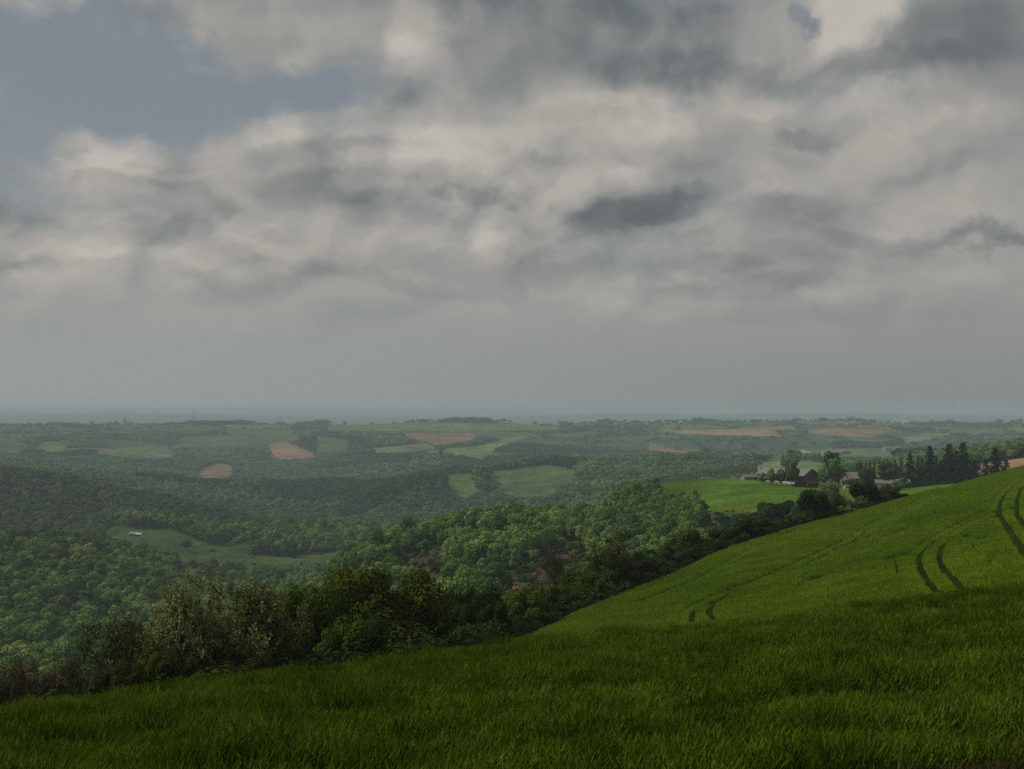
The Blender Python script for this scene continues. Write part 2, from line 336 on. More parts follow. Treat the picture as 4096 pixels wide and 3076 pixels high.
# parcels of open land: outline as seen, distance range, colour, name, label
BRN = (.155, .10, .062); GRN = (.060, .092, .032); PGR = (.092, .128, .048); TAN = (.26, .20, .10)
DULL = (.042, .068, .026)
PARCELS = [
 ([(176, 448), (230, 441), (268, 443), (262, 456), (215, 459), (182, 456)], 1500, 3600, DULL, 'pasture', 'dull green hillside pasture left of the pointed brown field'),
 ([(690, 438), (800, 437), (830, 446), (780, 456), (715, 452)], 1500, 3700, (.036, .055, .026), 'pasture', 'dark grassy hillside below the long tan strip'),
 ([(905, 440), (960, 437), (1060, 437), (1060, 452), (930, 457), (902, 450)], 1500, 3600, (.036, .055, .026), 'pasture', 'dark grassy hillside above the spruces'),
 ([(-60, 428), (120, 427), (118, 433), (60, 436), (-60, 434)], 2400, 3990, DULL, 'pasture', 'dull green fields under the left skyline'),
 ([(590, 425), (660, 425), (655, 434), (598, 436)], 2400, 3990, DULL, 'pasture', 'dull green field on the far ridge in the middle'),
 ([(270, 442), (285, 441), (316, 454.5), (316, 457.5), (282, 460), (267, 455)], 1500, 3600, (.20, .13, .075), 'ploughed_field', 'bare reddish brown ploughed field, pointed at its right end, on the far hillside'),
 ([(218, 463), (236, 467), (230, 478), (195, 478.5), (199, 469.6)], 1300, 3200, (.17, .11, .065), 'ploughed_field', 'bare brown ploughed field enclosed by woods below the pointed brown field'),
 ([(404, 433), (473, 433), (475, 440), (434, 446), (429, 442), (407, 438)], 1800, 4000, BRN, 'ploughed_field', 'wide reddish ploughed field on the far upland left of the pale track'),
 ([(660, 430), (768, 429), (783, 436.5), (684, 434)], 1800, 4000, (.21, .15, .08), 'ploughed_field', 'long thin tan ploughed strip on the far upland'),
 ([(807, 429), (890, 427), (892, 430.5), (870, 437), (809, 433)], 1800, 4000, BRN, 'ploughed_field', 'brown ploughed field on the far ridge behind the farm'),
 ([(650, 443), (675, 449), (699, 450), (684, 454), (648, 450)], 1500, 3600, BRN, 'ploughed_field', 'low brown ploughed field at the edge of the far woods'),
 ([(973, 465), (1024, 458), (1080, 452), (1080, 466), (1024, 466), (980, 475)], 600, 1100, (.22, .14, .075), 'ploughed_field', 'brown ploughed field behind the dark conifers at the right'),
 ([(800, 450), (816, 449), (812, 453), (800, 454)], 1500, 3600, TAN, 'stubble_field', 'small tan stubble patch behind the barn'),
 ([(95, 452), (150, 444.5), (168, 447), (176, 457), (139, 459), (111, 456)], 1300, 3600, PGR, 'meadow', 'broad pale green meadow on the far left hillside'),
 ([(-60, 436), (0, 438), (24, 449), (24, 453), (-60, 453)], 1300, 3600, GRN, 'meadow', 'pale meadow at the left edge among dark woods'),
 ([(36, 446), (43, 441.5), (65, 441.5), (65, 452), (47, 453)], 1300, 3600, PGR, 'meadow', 'small meadow between two dark woods on the far left'),
 ([(101, 534), (114, 526), (142, 530), (168, 528), (198, 540), (210, 546), (251, 543), (252, 556), (206, 556), (174, 552), (111, 538)], 700, 1250, (.038, .070, .020), 'meadow', 'green valley meadow curving below the wooded spur'),
 ([(177, 552), (251, 556), (294, 557), (342, 551), (332, 560), (300, 566), (229, 562), (182, 562)], 650, 1150, (.052, .085, .028), 'meadow', 'flat green meadow on the valley floor'),
 ([(444, 476.5), (474, 473), (474, 482), (482, 487), (468, 498), (455, 498), (450, 490)], 1300, 2100, (.07, .115, .03), 'meadow', 'small sloping meadow left of the hedge clump on the middle hill'),
 ([(490, 472), (547, 465), (575, 470), (575, 478), (560, 487), (553, 496), (520, 497), (503, 495), (497, 484)], 1300, 2100, (.07, .105, .035), 'meadow', 'large sloping meadow on the middle hill under the tree line'),
 ([(414, 453), (483, 444.5), (523, 435), (526, 437), (500, 446.5), (482, 459), (464, 456), (448, 452.5)], 1500, 3700, (.09, .145, .04), 'meadow', 'bright narrow meadow below the pale track on the far slope'),
 ([(372, 448), (426, 443.5), (436, 447.5), (414, 452), (376, 453)], 1500, 3700, PGR, 'meadow', 'dull green meadow below the wide reddish field'),
 ([(316, 436), (349, 440), (346, 450), (316, 453)], 1500, 3700, GRN, 'meadow', 'dull green field right of the pointed brown field'),
 ([(758, 464), (775, 459), (819, 462), (829, 465), (819, 474), (758, 476)], 650, 2300, (.09, .145, .04), 'meadow', 'light green meadow rising just behind the big barn'),
 ([(902, 438), (927, 432.5), (954, 434), (929, 439.5), (903, 444.5)], 1500, 3800, PGR, 'meadow', 'pale green field on the far slope at the right'),
 ([(802, 449), (895, 448), (895, 458), (830, 458)], 1500, 3300, GRN, 'meadow', 'dull green pasture beyond the farm'),
 ([(178, 437), (260, 434), (300, 434), (300, 440), (250, 446), (176, 446)], 1700, 3800, GRN, 'meadow', 'terraced dull green fields on the far left upland'),
 ([(325, 424), (430, 423), (560, 424), (560, 430), (430, 430), (325, 431)], 3200, 4300, (.08, .12, .04), 'meadow', 'hazy grass fields along the middle of the far ridge'),
]
def farm_field(px, py, X, Y):     # the green arable field in front of the farm
    return (Y > 415) & (Y < 760) & (px > 596) & (py > 477) & (py < 512.5) & (px > np.interp(py, [478, 486, 505, 513], [640, 660, 708, 708])) & (X < 265)
FARMPOLY = [(630, 487), (660, 482), (700, 477), (870, 478), (905, 486), (880, 507), (760, 512), (708, 512), (700, 493), (660, 489)]
def slope_scar(px, py, Y):        # stony openings with gorse on the middle slope
    a = inpoly(px, py, [(400, 590), (408, 566), (430, 551), (455, 548), (450, 560), (437, 578), (428, 592)])
    b = inpoly(px, py, [(480, 600), (505, 583), (545, 560), (575, 545), (592, 548), (580, 570), (560, 592), (520, 604)])
    return (a | b) & (Y > 300) & (Y < 640)
def edge_dist(X, Y):              # distance of the crop's far edge in this direction
    return interp(EDGE_D, CX + F * np.clip(X / np.maximum(Y, 1), -.9, .9))
def crop_limit(X, Y):
    x = CX + F * np.clip(X / np.maximum(Y, 1), -.9, .9)
    return np.interp(x, [-600, 0, 250, 400, 500, 531, 545], [40, 44, 52, 66, 90, 110, 112]) * (x < 545) + interp(EDGE_D, x) * (x >= 545)

def voronoi(X, Y, cell, seed):
    gx = X / cell; gy = Y / (cell * 1.25); ix = np.floor(gx).astype(int); iy = np.floor(gy).astype(int)
    b1 = np.full(X.shape, 9e9); b2 = b1.copy(); idv = np.zeros(X.shape, np.int64)
    for dx in (-1, 0, 1):
        for dy in (-1, 0, 1):
            cx = ix + dx; cy = iy + dy
            h = (cx * 73856093 ^ cy * 19349663 ^ seed * 83492791) & 0xffffff
            jx = (h % 1000) / 1000; jy = ((h // 1000) % 1000) / 1000
            d = np.hypot(gx - cx - jx, gy - cy - jy)
            nb = d < b1; b2 = np.where(nb, b1, np.minimum(b2, d)); idv = np.where(nb, h, idv); b1 = np.where(nb, d, b1)
    return b1, b2 - b1, idv

def land_use(X, Y, Z):
    """0 wood/ground, 1 crop, 2 farm field, 3 scar, 10+k parcel, 100.. plateau fields; and distance to a hedge"""
    px, py = to_px(X, Y, Z)
    z = np.zeros(X.shape, np.int64)
    near = Y < 300
    z[near & (Y < crop_limit(X, Y)) & (Y > 7.5)] = 1
    z[(z == 1) & (Y < 15) & (px > 600) & (Y < 9.3 + (px - 650) / 100 + fbm(X, Y, 5) * 3)] = 0
    z[(Y >= 300) & slope_scar(px, py, Y)] = 3
    b, gap, idv = voronoi(X, Y, 210.0, 5)
    up = (Y > 1900) & (Y < 5000) & (py < 454 + 8 * fbm(X / 400, Y / 400, 9) * 2)
    fld = up & ((idv % 97) > np.interp(py, [424, 430, 446], [8, 20, 48])) & (gap > 0.06)
    z[fld] = 100 + (idv[fld] // 97) % 7
    z[Y >= 5000] = 120
    for k, (poly, a, c, *_r) in enumerate(PARCELS):
        m = (Y > a) & (Y < c); mm = np.zeros(X.shape, bool); mm[m] = inpoly(px[m], py[m], poly)
        z[mm & seen(X, Y, Z, .004)] = 10 + k
    z[farm_field(px, py, X, Y)] = 2
    return z, px, py

# ------------------------------------------------------------------ materials
def new_mat(name):
    m = bpy.data.materials.new(name); m.use_nodes = True; m.node_tree.nodes.clear(); return m, m.node_tree.nodes, m.node_tree.links
def add_noise(N, L, src, scale, det=4, rough=.6, stretch=None):
    n = N.new('ShaderNodeTexNoise'); n.inputs['Scale'].default_value = scale; n.inputs['Detail'].default_value = det; n.inputs['Roughness'].default_value = rough
    if stretch:
        mp = N.new('ShaderNodeMapping'); mp.inputs['Scale'].default_value = stretch[:3]; mp.inputs['Rotation'].default_value = (0, 0, stretch[3] if len(stretch) > 3 else 0)
        L.new(src, mp.inputs[0]); src = mp.outputs[0]
    L.new(src, n.inputs['Vector']); return n.outputs[0]
def scale_col(N, L, col, fac, lo, hi):
    mr = N.new('ShaderNodeMapRange'); L.new(fac, mr.inputs[0]); mr.inputs[1].default_value = .3; mr.inputs[2].default_value = .7
    mr.inputs[3].default_value = lo; mr.inputs[4].default_value = hi
    v = N.new('ShaderNodeVectorMath'); v.operation = 'SCALE'
    L.new(col, v.inputs[0]) if not isinstance(col, tuple) else setattr(v.inputs[0], 'default_value', col)
    L.new(mr.outputs[0], v.inputs['Scale']); return v.outputs[0]
def land_mat(name, col=None, attr=None, s1=.02, s2=.35, streak=None, bump=.3):
    m, N, L = new_mat(name)
    geo = N.new('ShaderNodeNewGeometry'); pos = geo.outputs['Position']
    if attr:
        a = N.new('ShaderNodeAttribute'); a.attribute_name = attr; c = a.outputs['Color']
    else: c = col
    c = scale_col(N, L, c, add_noise(N, L, pos, s1, 5), .6, 1.4)
    c = scale_col(N, L, c, add_noise(N, L, pos, s2, 6, .7), .6, 1.4)
    if streak: c = scale_col(N, L, c, add_noise(N, L, pos, streak[0], 3, .6, streak[1:]), .62, 1.38)
    b = N.new('ShaderNodeBsdfDiffuse'); L.new(c, b.inputs[0]); b.inputs[1].default_value = .6
    if bump:
        bp = N.new('ShaderNodeBump'); bp.inputs['Strength'].default_value = bump; bp.inputs['Distance'].default_value = .6
        L.new(add_noise(N, L, pos, s2 * 2, 5, .7), bp.inputs['Height']); L.new(bp.outputs[0], b.inputs['Normal'])
    o = N.new('ShaderNodeOutputMaterial'); L.new(b.outputs[0], o.inputs[0]); return m
def leaf_mat(name, cols, wood=.018, fine=2.0, trans=.25, rnd=.55, dk=.65, br=1.4):
    """cols = four colours from dark to pale"""
    m, N, L = new_mat(name)
    oi = N.new('ShaderNodeObjectInfo'); geo = N.new('ShaderNodeNewGeometry'); pos = geo.outputs['Position']
    lo = add_noise(N, L, pos, wood, 3, .6)
    f = N.new('ShaderNodeMath'); f.operation = 'MULTIPLY_ADD'; L.new(oi.outputs['Random'], f.inputs[0]); f.inputs[1].default_value = rnd; L.new(lo, f.inputs[2])
    g = N.new('ShaderNodeMath'); g.operation = 'SUBTRACT'; L.new(f.outputs[0], g.inputs[0]); g.inputs[1].default_value = rnd * .5
    cr = N.new('ShaderNodeValToRGB'); L.new(g.outputs[0], cr.inputs[0]); E = cr.color_ramp.elements
    E[0].position = .22; E[0].color = (*cols[0], 1); E[1].position = .80; E[1].color = (*cols[3], 1)
    for p, c in ((.42, cols[1]), (.6, cols[2])): e = E.new(p); e.color = (*c, 1)
    c = scale_col(N, L, cr.outputs[0], add_noise(N, L, pos, fine, 2, .5), dk, br)
    d = N.new('ShaderNodeBsdfDiffuse'); t = N.new('ShaderNodeBsdfTranslucent'); mx = N.new('ShaderNodeMixShader'); mx.inputs[0].default_value = trans
    L.new(c, d.inputs[0]); L.new(c, t.inputs[0]); L.new(d.outputs[0], mx.inputs[1]); L.new(t.outputs[0], mx.inputs[2])
    o = N.new('ShaderNodeOutputMaterial'); L.new(mx.outputs[0], o.inputs[0]); return m
def plain(name, col, rough=.7, metal=0, s=3.0, lo=.8, hi=1.2, stretch=None):
    m, N, L = new_mat(name)
    tc = N.new('ShaderNodeTexCoord')
    b = N.new('ShaderNodeBsdfPrincipled'); L.new(scale_col(N, L, col, add_noise(N, L, tc.outputs['Object'], s, 4, .6, stretch), lo, hi), b.inputs['Base Color'])
    b.inputs['Roughness'].default_value = rough; b.inputs['Metallic'].default_value = metal; b.inputs['Specular IOR Level'].default_value = .3
    o = N.new('ShaderNodeOutputMaterial'); L.new(b.outputs[0], o.inputs[0]); return m

M = {}
M['ground'] = land_mat('land', attr='landcol', s1=.006, s2=.08, bump=.5)
M['bark'] = plain('bark', (.045, .036, .028), .9, s=6)
M['palebark'] = plain('pale_bark', (.10, .088, .070), .9, s=6)
M['wood'] = leaf_mat('spring_leaves', [(0.0404, 0.0834, 0.0194), (0.0625, 0.1309, 0.0259), (0.1029, 0.1866, 0.0355), (0.1617, 0.2283, 0.0550)], wood=.02, fine=1.2, rnd=.7)
M['russet'] = leaf_mat('russet_leaves', [(0.0431, 0.0662, 0.0227), (0.0698, 0.0864, 0.0328), (0.0952, 0.1008, 0.0454), (0.1270, 0.1224, 0.0630)], fine=1.2)
M['slope'] = leaf_mat('slope_leaves', [(0.0471, 0.0966, 0.0179), (0.0755, 0.1457, 0.0255), (0.1092, 0.1843, 0.0357), (0.1645, 0.2370, 0.0573)], wood=.03, fine=1.2, rnd=.7)
M['far'] = leaf_mat('far_leaves', [(0.0354, 0.0768, 0.0262), (0.0591, 0.1194, 0.0375), (0.0867, 0.1662, 0.0486), (0.1299, 0.2132, 0.0655)], wood=.006, fine=.3)
M['spur'] = leaf_mat('shaded_spur_leaves', [(0.0198, 0.0450, 0.0090), (0.0308, 0.0650, 0.0120), (0.0440, 0.0850, 0.0160), (0.0682, 0.1063, 0.0240)], wood=.02, fine=.5, rnd=.7)  # darkened wood leaves; shadow on the spur's near face is put into the colour
M['pale'] = leaf_mat('valley_leaves', [(.05, .085, .04), (.065, .105, .05), (.085, .13, .06), (.11, .15, .075)], wood=.012, fine=.4, rnd=.6)
M['dark'] = leaf_mat('hedge_leaves', [(0.0133, 0.0300, 0.0047), (0.0222, 0.0460, 0.0065), (0.0377, 0.0668, 0.0084), (0.0608, 0.0921, 0.0131)], wood=.1, fine=3)
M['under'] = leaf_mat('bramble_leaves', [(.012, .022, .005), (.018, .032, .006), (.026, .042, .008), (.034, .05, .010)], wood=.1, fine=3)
M['oak'] = leaf_mat('oak_leaves', [(0.0382, 0.0554, 0.0065), (0.0510, 0.0764, 0.0084), (0.0714, 0.0961, 0.0102), (0.0994, 0.1134, 0.0150)], wood=.1, fine=3)
M['conifer'] = leaf_mat('needles', [(.007, .014, .008), (.010, .020, .011), (.014, .027, .013), (.018, .034, .015)], wood=.05, fine=2, trans=.05)
M['blossom'] = leaf_mat('blossom', [(0.0797, 0.0944, 0.0279), (0.1274, 0.1443, 0.0480), (0.1911, 0.2163, 0.0798), (0.2761, 0.3148, 0.1277)], wood=.3, fine=4)
M['twigleaf'] = leaf_mat('young_leaves', [(0.0300, 0.0390, 0.0090), (0.0420, 0.0510, 0.0120), (0.0540, 0.0600, 0.0156), (0.0600, 0.0720, 0.0180)], wood=.1, fine=3)
M['airy'] = leaf_mat('thin_olive_leaves', [(.045, .055, .014), (.062, .074, .018), (.080, .092, .022), (.10, .11, .03)], wood=.1, fine=3)
M['rosy'] = leaf_mat('rosy_shrub_leaves', [(0.0501, 0.0484, 0.0267), (0.0723, 0.0686, 0.0356), (0.0889, 0.0886, 0.0446), (0.1111, 0.1129, 0.0594)], wood=.2, fine=3)
M['gorse'] = leaf_mat('gorse_flowers', [(.18, .11, .01), (.32, .19, .01), (.42, .25, .012), (.5, .31, .02)], wood=.2, fine=2)
M['barley'] = leaf_mat('barley_leaves_shaded', [(0.0194, 0.0635, 0.0036), (0.0268, 0.0855, 0.0045), (0.0357, 0.1040, 0.0054), (0.0461, 0.1201, 0.0072)], wood=.22, fine=.9, trans=.35, rnd=.5)  # dark near copy of the barley; cloud shade is put into the colour
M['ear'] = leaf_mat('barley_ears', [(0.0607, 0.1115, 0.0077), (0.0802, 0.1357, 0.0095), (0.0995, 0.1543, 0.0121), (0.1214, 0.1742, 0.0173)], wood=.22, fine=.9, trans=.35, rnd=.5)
M['barleyfar'] = leaf_mat('barley_slope_lit', [(0.1090, 0.1843, 0.0094), (0.1385, 0.2252, 0.0129), (0.1702, 0.2539, 0.0164), (0.2077, 0.2825, 0.0234)], wood=.035, fine=.25, trans=.35, rnd=.2, dk=.86, br=1.16)  # brighter copy of the barley; light on the slope is put into the colour
M['verge'] = leaf_mat('verge_grass', [(.03, .034, .012), (.042, .044, .016), (.055, .054, .022), (.07, .065, .032)], wood=.8, fine=2, trans=.2)

# ------------------------------------------------------------------ the land
def build_land():
    rows = np.concatenate([np.arange(-12, 6, 1.0), np.exp(np.linspace(math.log(6), math.log(32400), 1180))])
    c = np.concatenate([np.linspace(-.86, -.46, 90)[:-1], np.linspace(-.46, .46, 860), np.linspace(.46, .86, 90)[1:]])
    CU, RY = np.meshgrid(c, rows)                       # rows x cols
    X = CU * (RY + 14); Y = RY
    X = np.clip(X / np.maximum(Y, 6), -.95, .95) * np.maximum(Y, 6) * (Y >= 6) + X * (Y < 6)
    Z = ground(X, Y)
    nr, nc = X.shape
    idx = np.arange(nr * nc).reshape(nr, nc)
    Q = np.stack([idx[:-1, :-1], idx[:-1, 1:], idx[1:, 1:], idx[1:, :-1]], -1).reshape(-1, 4)
    fx = (X[:-1, :-1] + X[1:, 1:]) / 2; fy = (Y[:-1, :-1] + Y[1:, 1:]) / 2; fz = (Z[:-1, :-1] + Z[1:, 1:]) / 2
    lu, px, py = land_use(fx.ravel(), fy.ravel(), fz.ravel())
    V = np.stack([X, Y, Z], -1).reshape(-1, 3)
    luv, vpx, vpy = land_use(X.ravel(), np.maximum(Y.ravel(), .5), Z.ravel())
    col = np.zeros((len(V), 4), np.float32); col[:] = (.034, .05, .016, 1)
    y_ = Y.ravel()
    fc = [(.058, .088, .030), (.048, .080, .026), (.075, .10, .04), (.10, .09, .045), (.042, .07, .028), (.14, .10, .062), (.06, .092, .032)]
    for k in range(7): col[luv == 100 + k, :3] = fc[k]
    col[luv == 120, :3] = (.05, .07, .035)
    col[luv == 3, :3] = (.062, .050, .036)
    col[(luv == 0) & (y_ < 16), :3] = (.035, .035, .015)
    col[luv == 1, :3] = (.014, .024, .004)  # shade between stems and in wheel tracks is put into this dark colour
    def sub(mask, name, mat, keepcol=False):
        f = Q[mask]; u, inv = np.unique(f, return_inverse=True)
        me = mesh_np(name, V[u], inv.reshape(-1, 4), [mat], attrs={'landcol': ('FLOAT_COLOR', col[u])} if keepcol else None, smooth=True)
        return link(name, me)
    special = (lu == 2) | ((lu >= 10) & (lu < 100))
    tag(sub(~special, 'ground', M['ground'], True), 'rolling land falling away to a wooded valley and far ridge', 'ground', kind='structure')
    ff = sub(lu == 2, 'farm_field', land_mat('young_crop', (.060, .112, .010), s1=.03, s2=.5, streak=(.6, .15, 1.2, 1, .1)))
    tag(ff, 'smooth bright green arable field in front of the farm', 'field', kind='structure')
    mats = {}
    for k, (poly, a, c_, colr, nm, lab) in enumerate(PARCELS):
        if not (lu == 10 + k).any(): print('empty parcel', lab); continue
        key = colr
        if key not in mats: mats[key] = land_mat(nm + '_soil' if 'field' in nm else nm + '_grass', colr, s1=.012, s2=.12, streak=(.25, .10, 1.9, 1, .5))
        tag(sub(lu == 10 + k, nm, mats[key]), lab, 'field' if 'field' in nm else nm, kind='structure')
build_land()

# ------------------------------------------------------------------ plant shapes (numpy)
class Acc:
    def __init__(s): s.V = []; s.F = []; s.M = []; s.n = 0
    def add(s, V, Fq, mi):
        V = np.asarray(V, np.float32).reshape(-1, 3); Fq = np.asarray(Fq)
        s.V.append(V); s.F.append(Fq + s.n); s.M.append(np.full(len(Fq), mi)); s.n += len(V)
    def cards(s, P, Nrm, size, mi, r, aspect=1.0, updir=None):
        n = len(P); size = np.broadcast_to(size, (n,))[:, None]
        Nrm = Nrm / (np.linalg.norm(Nrm, axis=1, keepdims=True) + 1e-9)
        a = r.normal(size=(n, 3)) if updir is None else updir
        t = np.cross(Nrm, a); t /= np.linalg.norm(t, axis=1, keepdims=True) + 1e-9
        b = np.cross(Nrm, t)
        k = r.uniform(.6, 1.0, (n, 4, 1))
        q = np.stack([P + t * size * k[:, 0], P + b * size * k[:, 1] * aspect, P - t * size * k[:, 2], P - b * size * k[:, 3] * aspect], 1)
        s.add(q.reshape(-1, 3), np.arange(n * 4).reshape(n, 4), mi)
    def tube(s, pts, rad, mi, sides=5):
        pts = np.asarray(pts, float); n = len(pts); a = np.linspace(0, 2 * pi, sides, endpoint=False)
        d = np.gradient(pts, axis=0); d /= np.linalg.norm(d, axis=1, keepdims=True) + 1e-9
        ref = np.where(np.abs(d[:, 2:3]) > .9, [[1, 0, 0]], [[0, 0, 1]])
        t = np.cross(d, ref); t /= np.linalg.norm(t, axis=1, keepdims=True) + 1e-9; b = np.cross(d, t)
        R = pts[:, None] + (t[:, None] * np.cos(a)[None, :, None] + b[:, None] * np.sin(a)[None, :, None]) * np.asarray(rad)[:, None, None]
        f = [[i * sides + k, i * sides + (k + 1) % sides, (i + 1) * sides + (k + 1) % sides, (i + 1) * sides + k] for i in range(n - 1) for k in range(sides)]
        s.add(R.reshape(-1, 3), f, mi)
    def get(s):
        return np.vstack(s.V), np.vstack(s.F), np.concatenate(s.M)
def trunk_curve(r, p0, p1, n=5, bend=.12):
    p0 = np.array(p0, float); p1 = np.array(p1, float); t = np.linspace(0, 1, n)[:, None]
    L_ = np.linalg.norm(p1 - p0); o = r.normal(size=3) * bend * L_
    return p0 * (1 - t) + p1 * t + np.sin(t * pi) * o * .5
def crown_shape(seed, H, R, base, ncl, nleaf, ls, clr=(.3, .5), lumpy=.8, top=1.0, shoots=0):
    """clumps of leaves on limbs; returns (trunk acc, crown acc, clump centres)"""
    r = np.random.default_rng(seed); T = Acc(); C = Acc()
    cz = (H + base) / 2; hz = (H - base) / 2
    cen = []; rad = []
    for k in range(ncl):
        for _ in range(30):
            v = r.normal(size=3); v /= np.linalg.norm(v); v[2] = v[2] * 1.0 + .1
            rr = r.uniform(.35, lumpy) if k > ncl * .2 else r.uniform(0, .35)
            taper = 1 - .35 * max(v[2], 0) * (1 - top)
            c = np.array([v[0] * R * rr * taper, v[1] * R * rr * taper, cz + v[2] * hz * rr])
            cr_ = R * r.uniform(*clr)
            if c[2] + cr_ * .8 < H * 1.02 and all(np.linalg.norm(c - q) > cr_ * .55 for q in cen): break
        cen.append(c); rad.append(cr_)
    cen = np.array(cen); rad = np.array(rad)
    sq = np.array([1, 1, .82])
    w = rad ** 2 / (rad ** 2).sum()
    ci = r.choice(ncl, nleaf * 2, p=w)
    d = r.normal(size=(nleaf * 2, 3)); d /= np.linalg.norm(d, axis=1, keepdims=True)
    dep = r.uniform(0, 1, nleaf * 2) ** 2
    p = cen[ci] + d * sq * (rad[ci] * (1.05 - .45 * dep))[:, None]
    ins = np.zeros(len(p), bool)                       # drop most leaves deep inside another clump
    for k in range(ncl): ins |= (np.linalg.norm((p - cen[k]) / sq, axis=1) < rad[k] * .7) & (ci != k)
    keep = np.flatnonzero(~ins)[:nleaf]
    p = p[keep]; d = d[keep]
    nrm = d + r.normal(size=d.shape) * .3 + np.array([0, 0, .2])
    C.cards(p, nrm, ls * r.uniform(.7, 1.25, len(p)), 1, r)
    if shoots:                                         # leafy shoots breaking the outline
        sp = []
        for k in range(shoots):
            c = r.integers(ncl); dv = r.normal(size=3) + [0, 0, .5]; dv /= np.linalg.norm(dv)
            ln = rad[c] * r.uniform(.25, .7); a0 = cen[c] + dv * sq * rad[c] * .9; a1 = a0 + (dv + r.normal(size=3) * .25 + [0, 0, .25]) * ln
            T.tube([a0, (a0 + a1) / 2, a1], [.02, .014, .006], 0, 3)
            f = r.uniform(0, 1.05, (9, 1)); sp.append(a0 + (a1 - a0) * f + r.normal(size=(9, 3)) * ls * .45)
        sp = np.vstack(sp); C.cards(sp, r.normal(size=sp.shape) + [0, 0, .3], ls * r.uniform(.5, .9, len(sp)), 1, r)
    tr = max(.10, R * .055)
    tp = trunk_curve(r, (0, 0, -.8), (r.normal() * .05 * R, r.normal() * .05 * R, base + hz * .9), 6, .06)
    T.tube(tp, np.linspace(tr * 1.25, tr * .5, 6), 0, 6)
    for k in np.argsort(-rad)[:min(ncl, 14)]:
        j = r.integers(2, 5)
        T.tube(trunk_curve(r, tp[j], cen[k], 4, .15), np.linspace(tr * .5, tr * .1, 4), 0, 4)
    return T, C
def conifer_shape(seed, H, R, tiers=18, per=9, ls=.42, base=.08):
    r = np.random.default_rng(seed); T = Acc(); C = Acc()
    T.tube([(0, 0, -.8), (0, 0, H * .5), (0, 0, H)], [R * .09, R * .055, .02], 0, 6)
    P = []; Nn = []; sz = []
    for i in range(tiers):
        t = i / (tiers - 1); z = H * (base + (1 - base) * t); rr = R * (1 - t) ** .8 * r.uniform(.82, 1.12) + .15
        for k in range(max(4, int(per * (1 - .5 * t)))):
            a = r.uniform(0, 2 * pi); lr = rr * r.uniform(.7, 1.15); nseg = max(2, int(lr / (ls * .75)))
            for s in range(nseg):
                f = (s + 1) / nseg
                pp = np.array([cos(a) * lr * f, sin(a) * lr * f, z - lr * .28 * f + .1 * r.normal()])
                for q in range(2):
                    P.append(pp + r.normal(size=3) * ls * .28); Nn.append([cos(a) * .4 + r.normal() * .5, sin(a) * .4 + r.normal() * .5, .7]); sz.append(ls * (1.15 - .5 * f))
            if lr > .6: T.tube([(0, 0, z), (cos(a) * lr * .8, sin(a) * lr * .8, z - lr * .22)], [.05, .02], 0, 3)
    C.cards(np.array(P), np.array(Nn), np.array(sz), 1, r)
    return T, C
def twig_shape(seed, H, spread=.55, stems=3, levels=4, kids=(3, 5), leaf=(0.07, 5), leafmat=1, rad=.11, droop=0.0, ratio=(.55, .75), low=.25):
    """open tree drawn by its branches, few leaves along the last twigs"""
    r = np.random.default_rng(seed); T = Acc(); C = Acc(); LP = []
    def grow(p, d, ln, ra, lv):
        n = 4; pts = [p]; dd = d.copy()
        for i in range(n):
            dd = dd + r.normal(size=3) * .13 + np.array([0, 0, .05 - droop * (lv <= 1)]); dd /= np.linalg.norm(dd); pts.append(pts[-1] + dd * ln / n)
        T.tube(pts, np.linspace(ra, ra * .55, n + 1), 0, 5 if lv == levels else 3)
        if lv <= 1:
            for q in range(leaf[1]):
                f = r.uniform(.15, 1.05); i = min(int(f * n), n - 1); LP.append(pts[i] + (pts[i + 1] - pts[i]) * (f * n - i) + r.normal(size=3) * .06)
        if lv == 0: return
        for k in range(r.integers(*kids) + (1 if lv > 1 else 0)):
            f = r.uniform(low, 1.0); i = min(int(f * n), n - 1)
            side = r.normal(size=3); side -= side.dot(dd) * dd; side /= np.linalg.norm(side)
            nd = dd * r.uniform(.5, .9) + side * spread * r.uniform(.7, 1.2) + np.array([0, 0, .12]); nd /= np.linalg.norm(nd)
            grow(pts[i] + (pts[i + 1] - pts[i]) * (f * n - i), nd, ln * r.uniform(*ratio), max(ra * .55, .016), lv - 1)
    for s in range(stems):
        a = 2 * pi * s / stems + r.uniform(0, 1); t = r.uniform(.1, .35) if stems > 1 else .03
        grow(np.array([cos(a) * .15, sin(a) * .15, -.5]), np.array([cos(a) * t, sin(a) * t, 1.0]), H * .42, rad, levels)
    if LP and leaf[1]:
        P_ = np.array(LP); C.cards(P_, r.normal(size=P_.shape) + [0, 0, .4], leaf[0] * r.uniform(.6, 1.4, len(P_)), leafmat, r)
    V, _, _ = T.get(); sc = H / V[:, 2].max()
    for A in (T, C): A.V = [v * sc for v in A.V]
    return T, C
def width_of(T, C):
    V = np.vstack((T.V + C.V)); return np.percentile(np.abs(V[:, :2]), 97) * 2, np.percentile(V[:, 2], 99.3)

protos = {}
def proto(key, TC, tm, cm):
    T, C = TC; w, h = width_of(T, C)
    tme = mesh_np('trunk', *T.get()[:2], [tm]); 
    cme = None
    if C.n: V, Fq, _ = C.get(); cme = mesh_np('crown', V, Fq, [cm])
    protos[key] = (tme, cme, w, h)

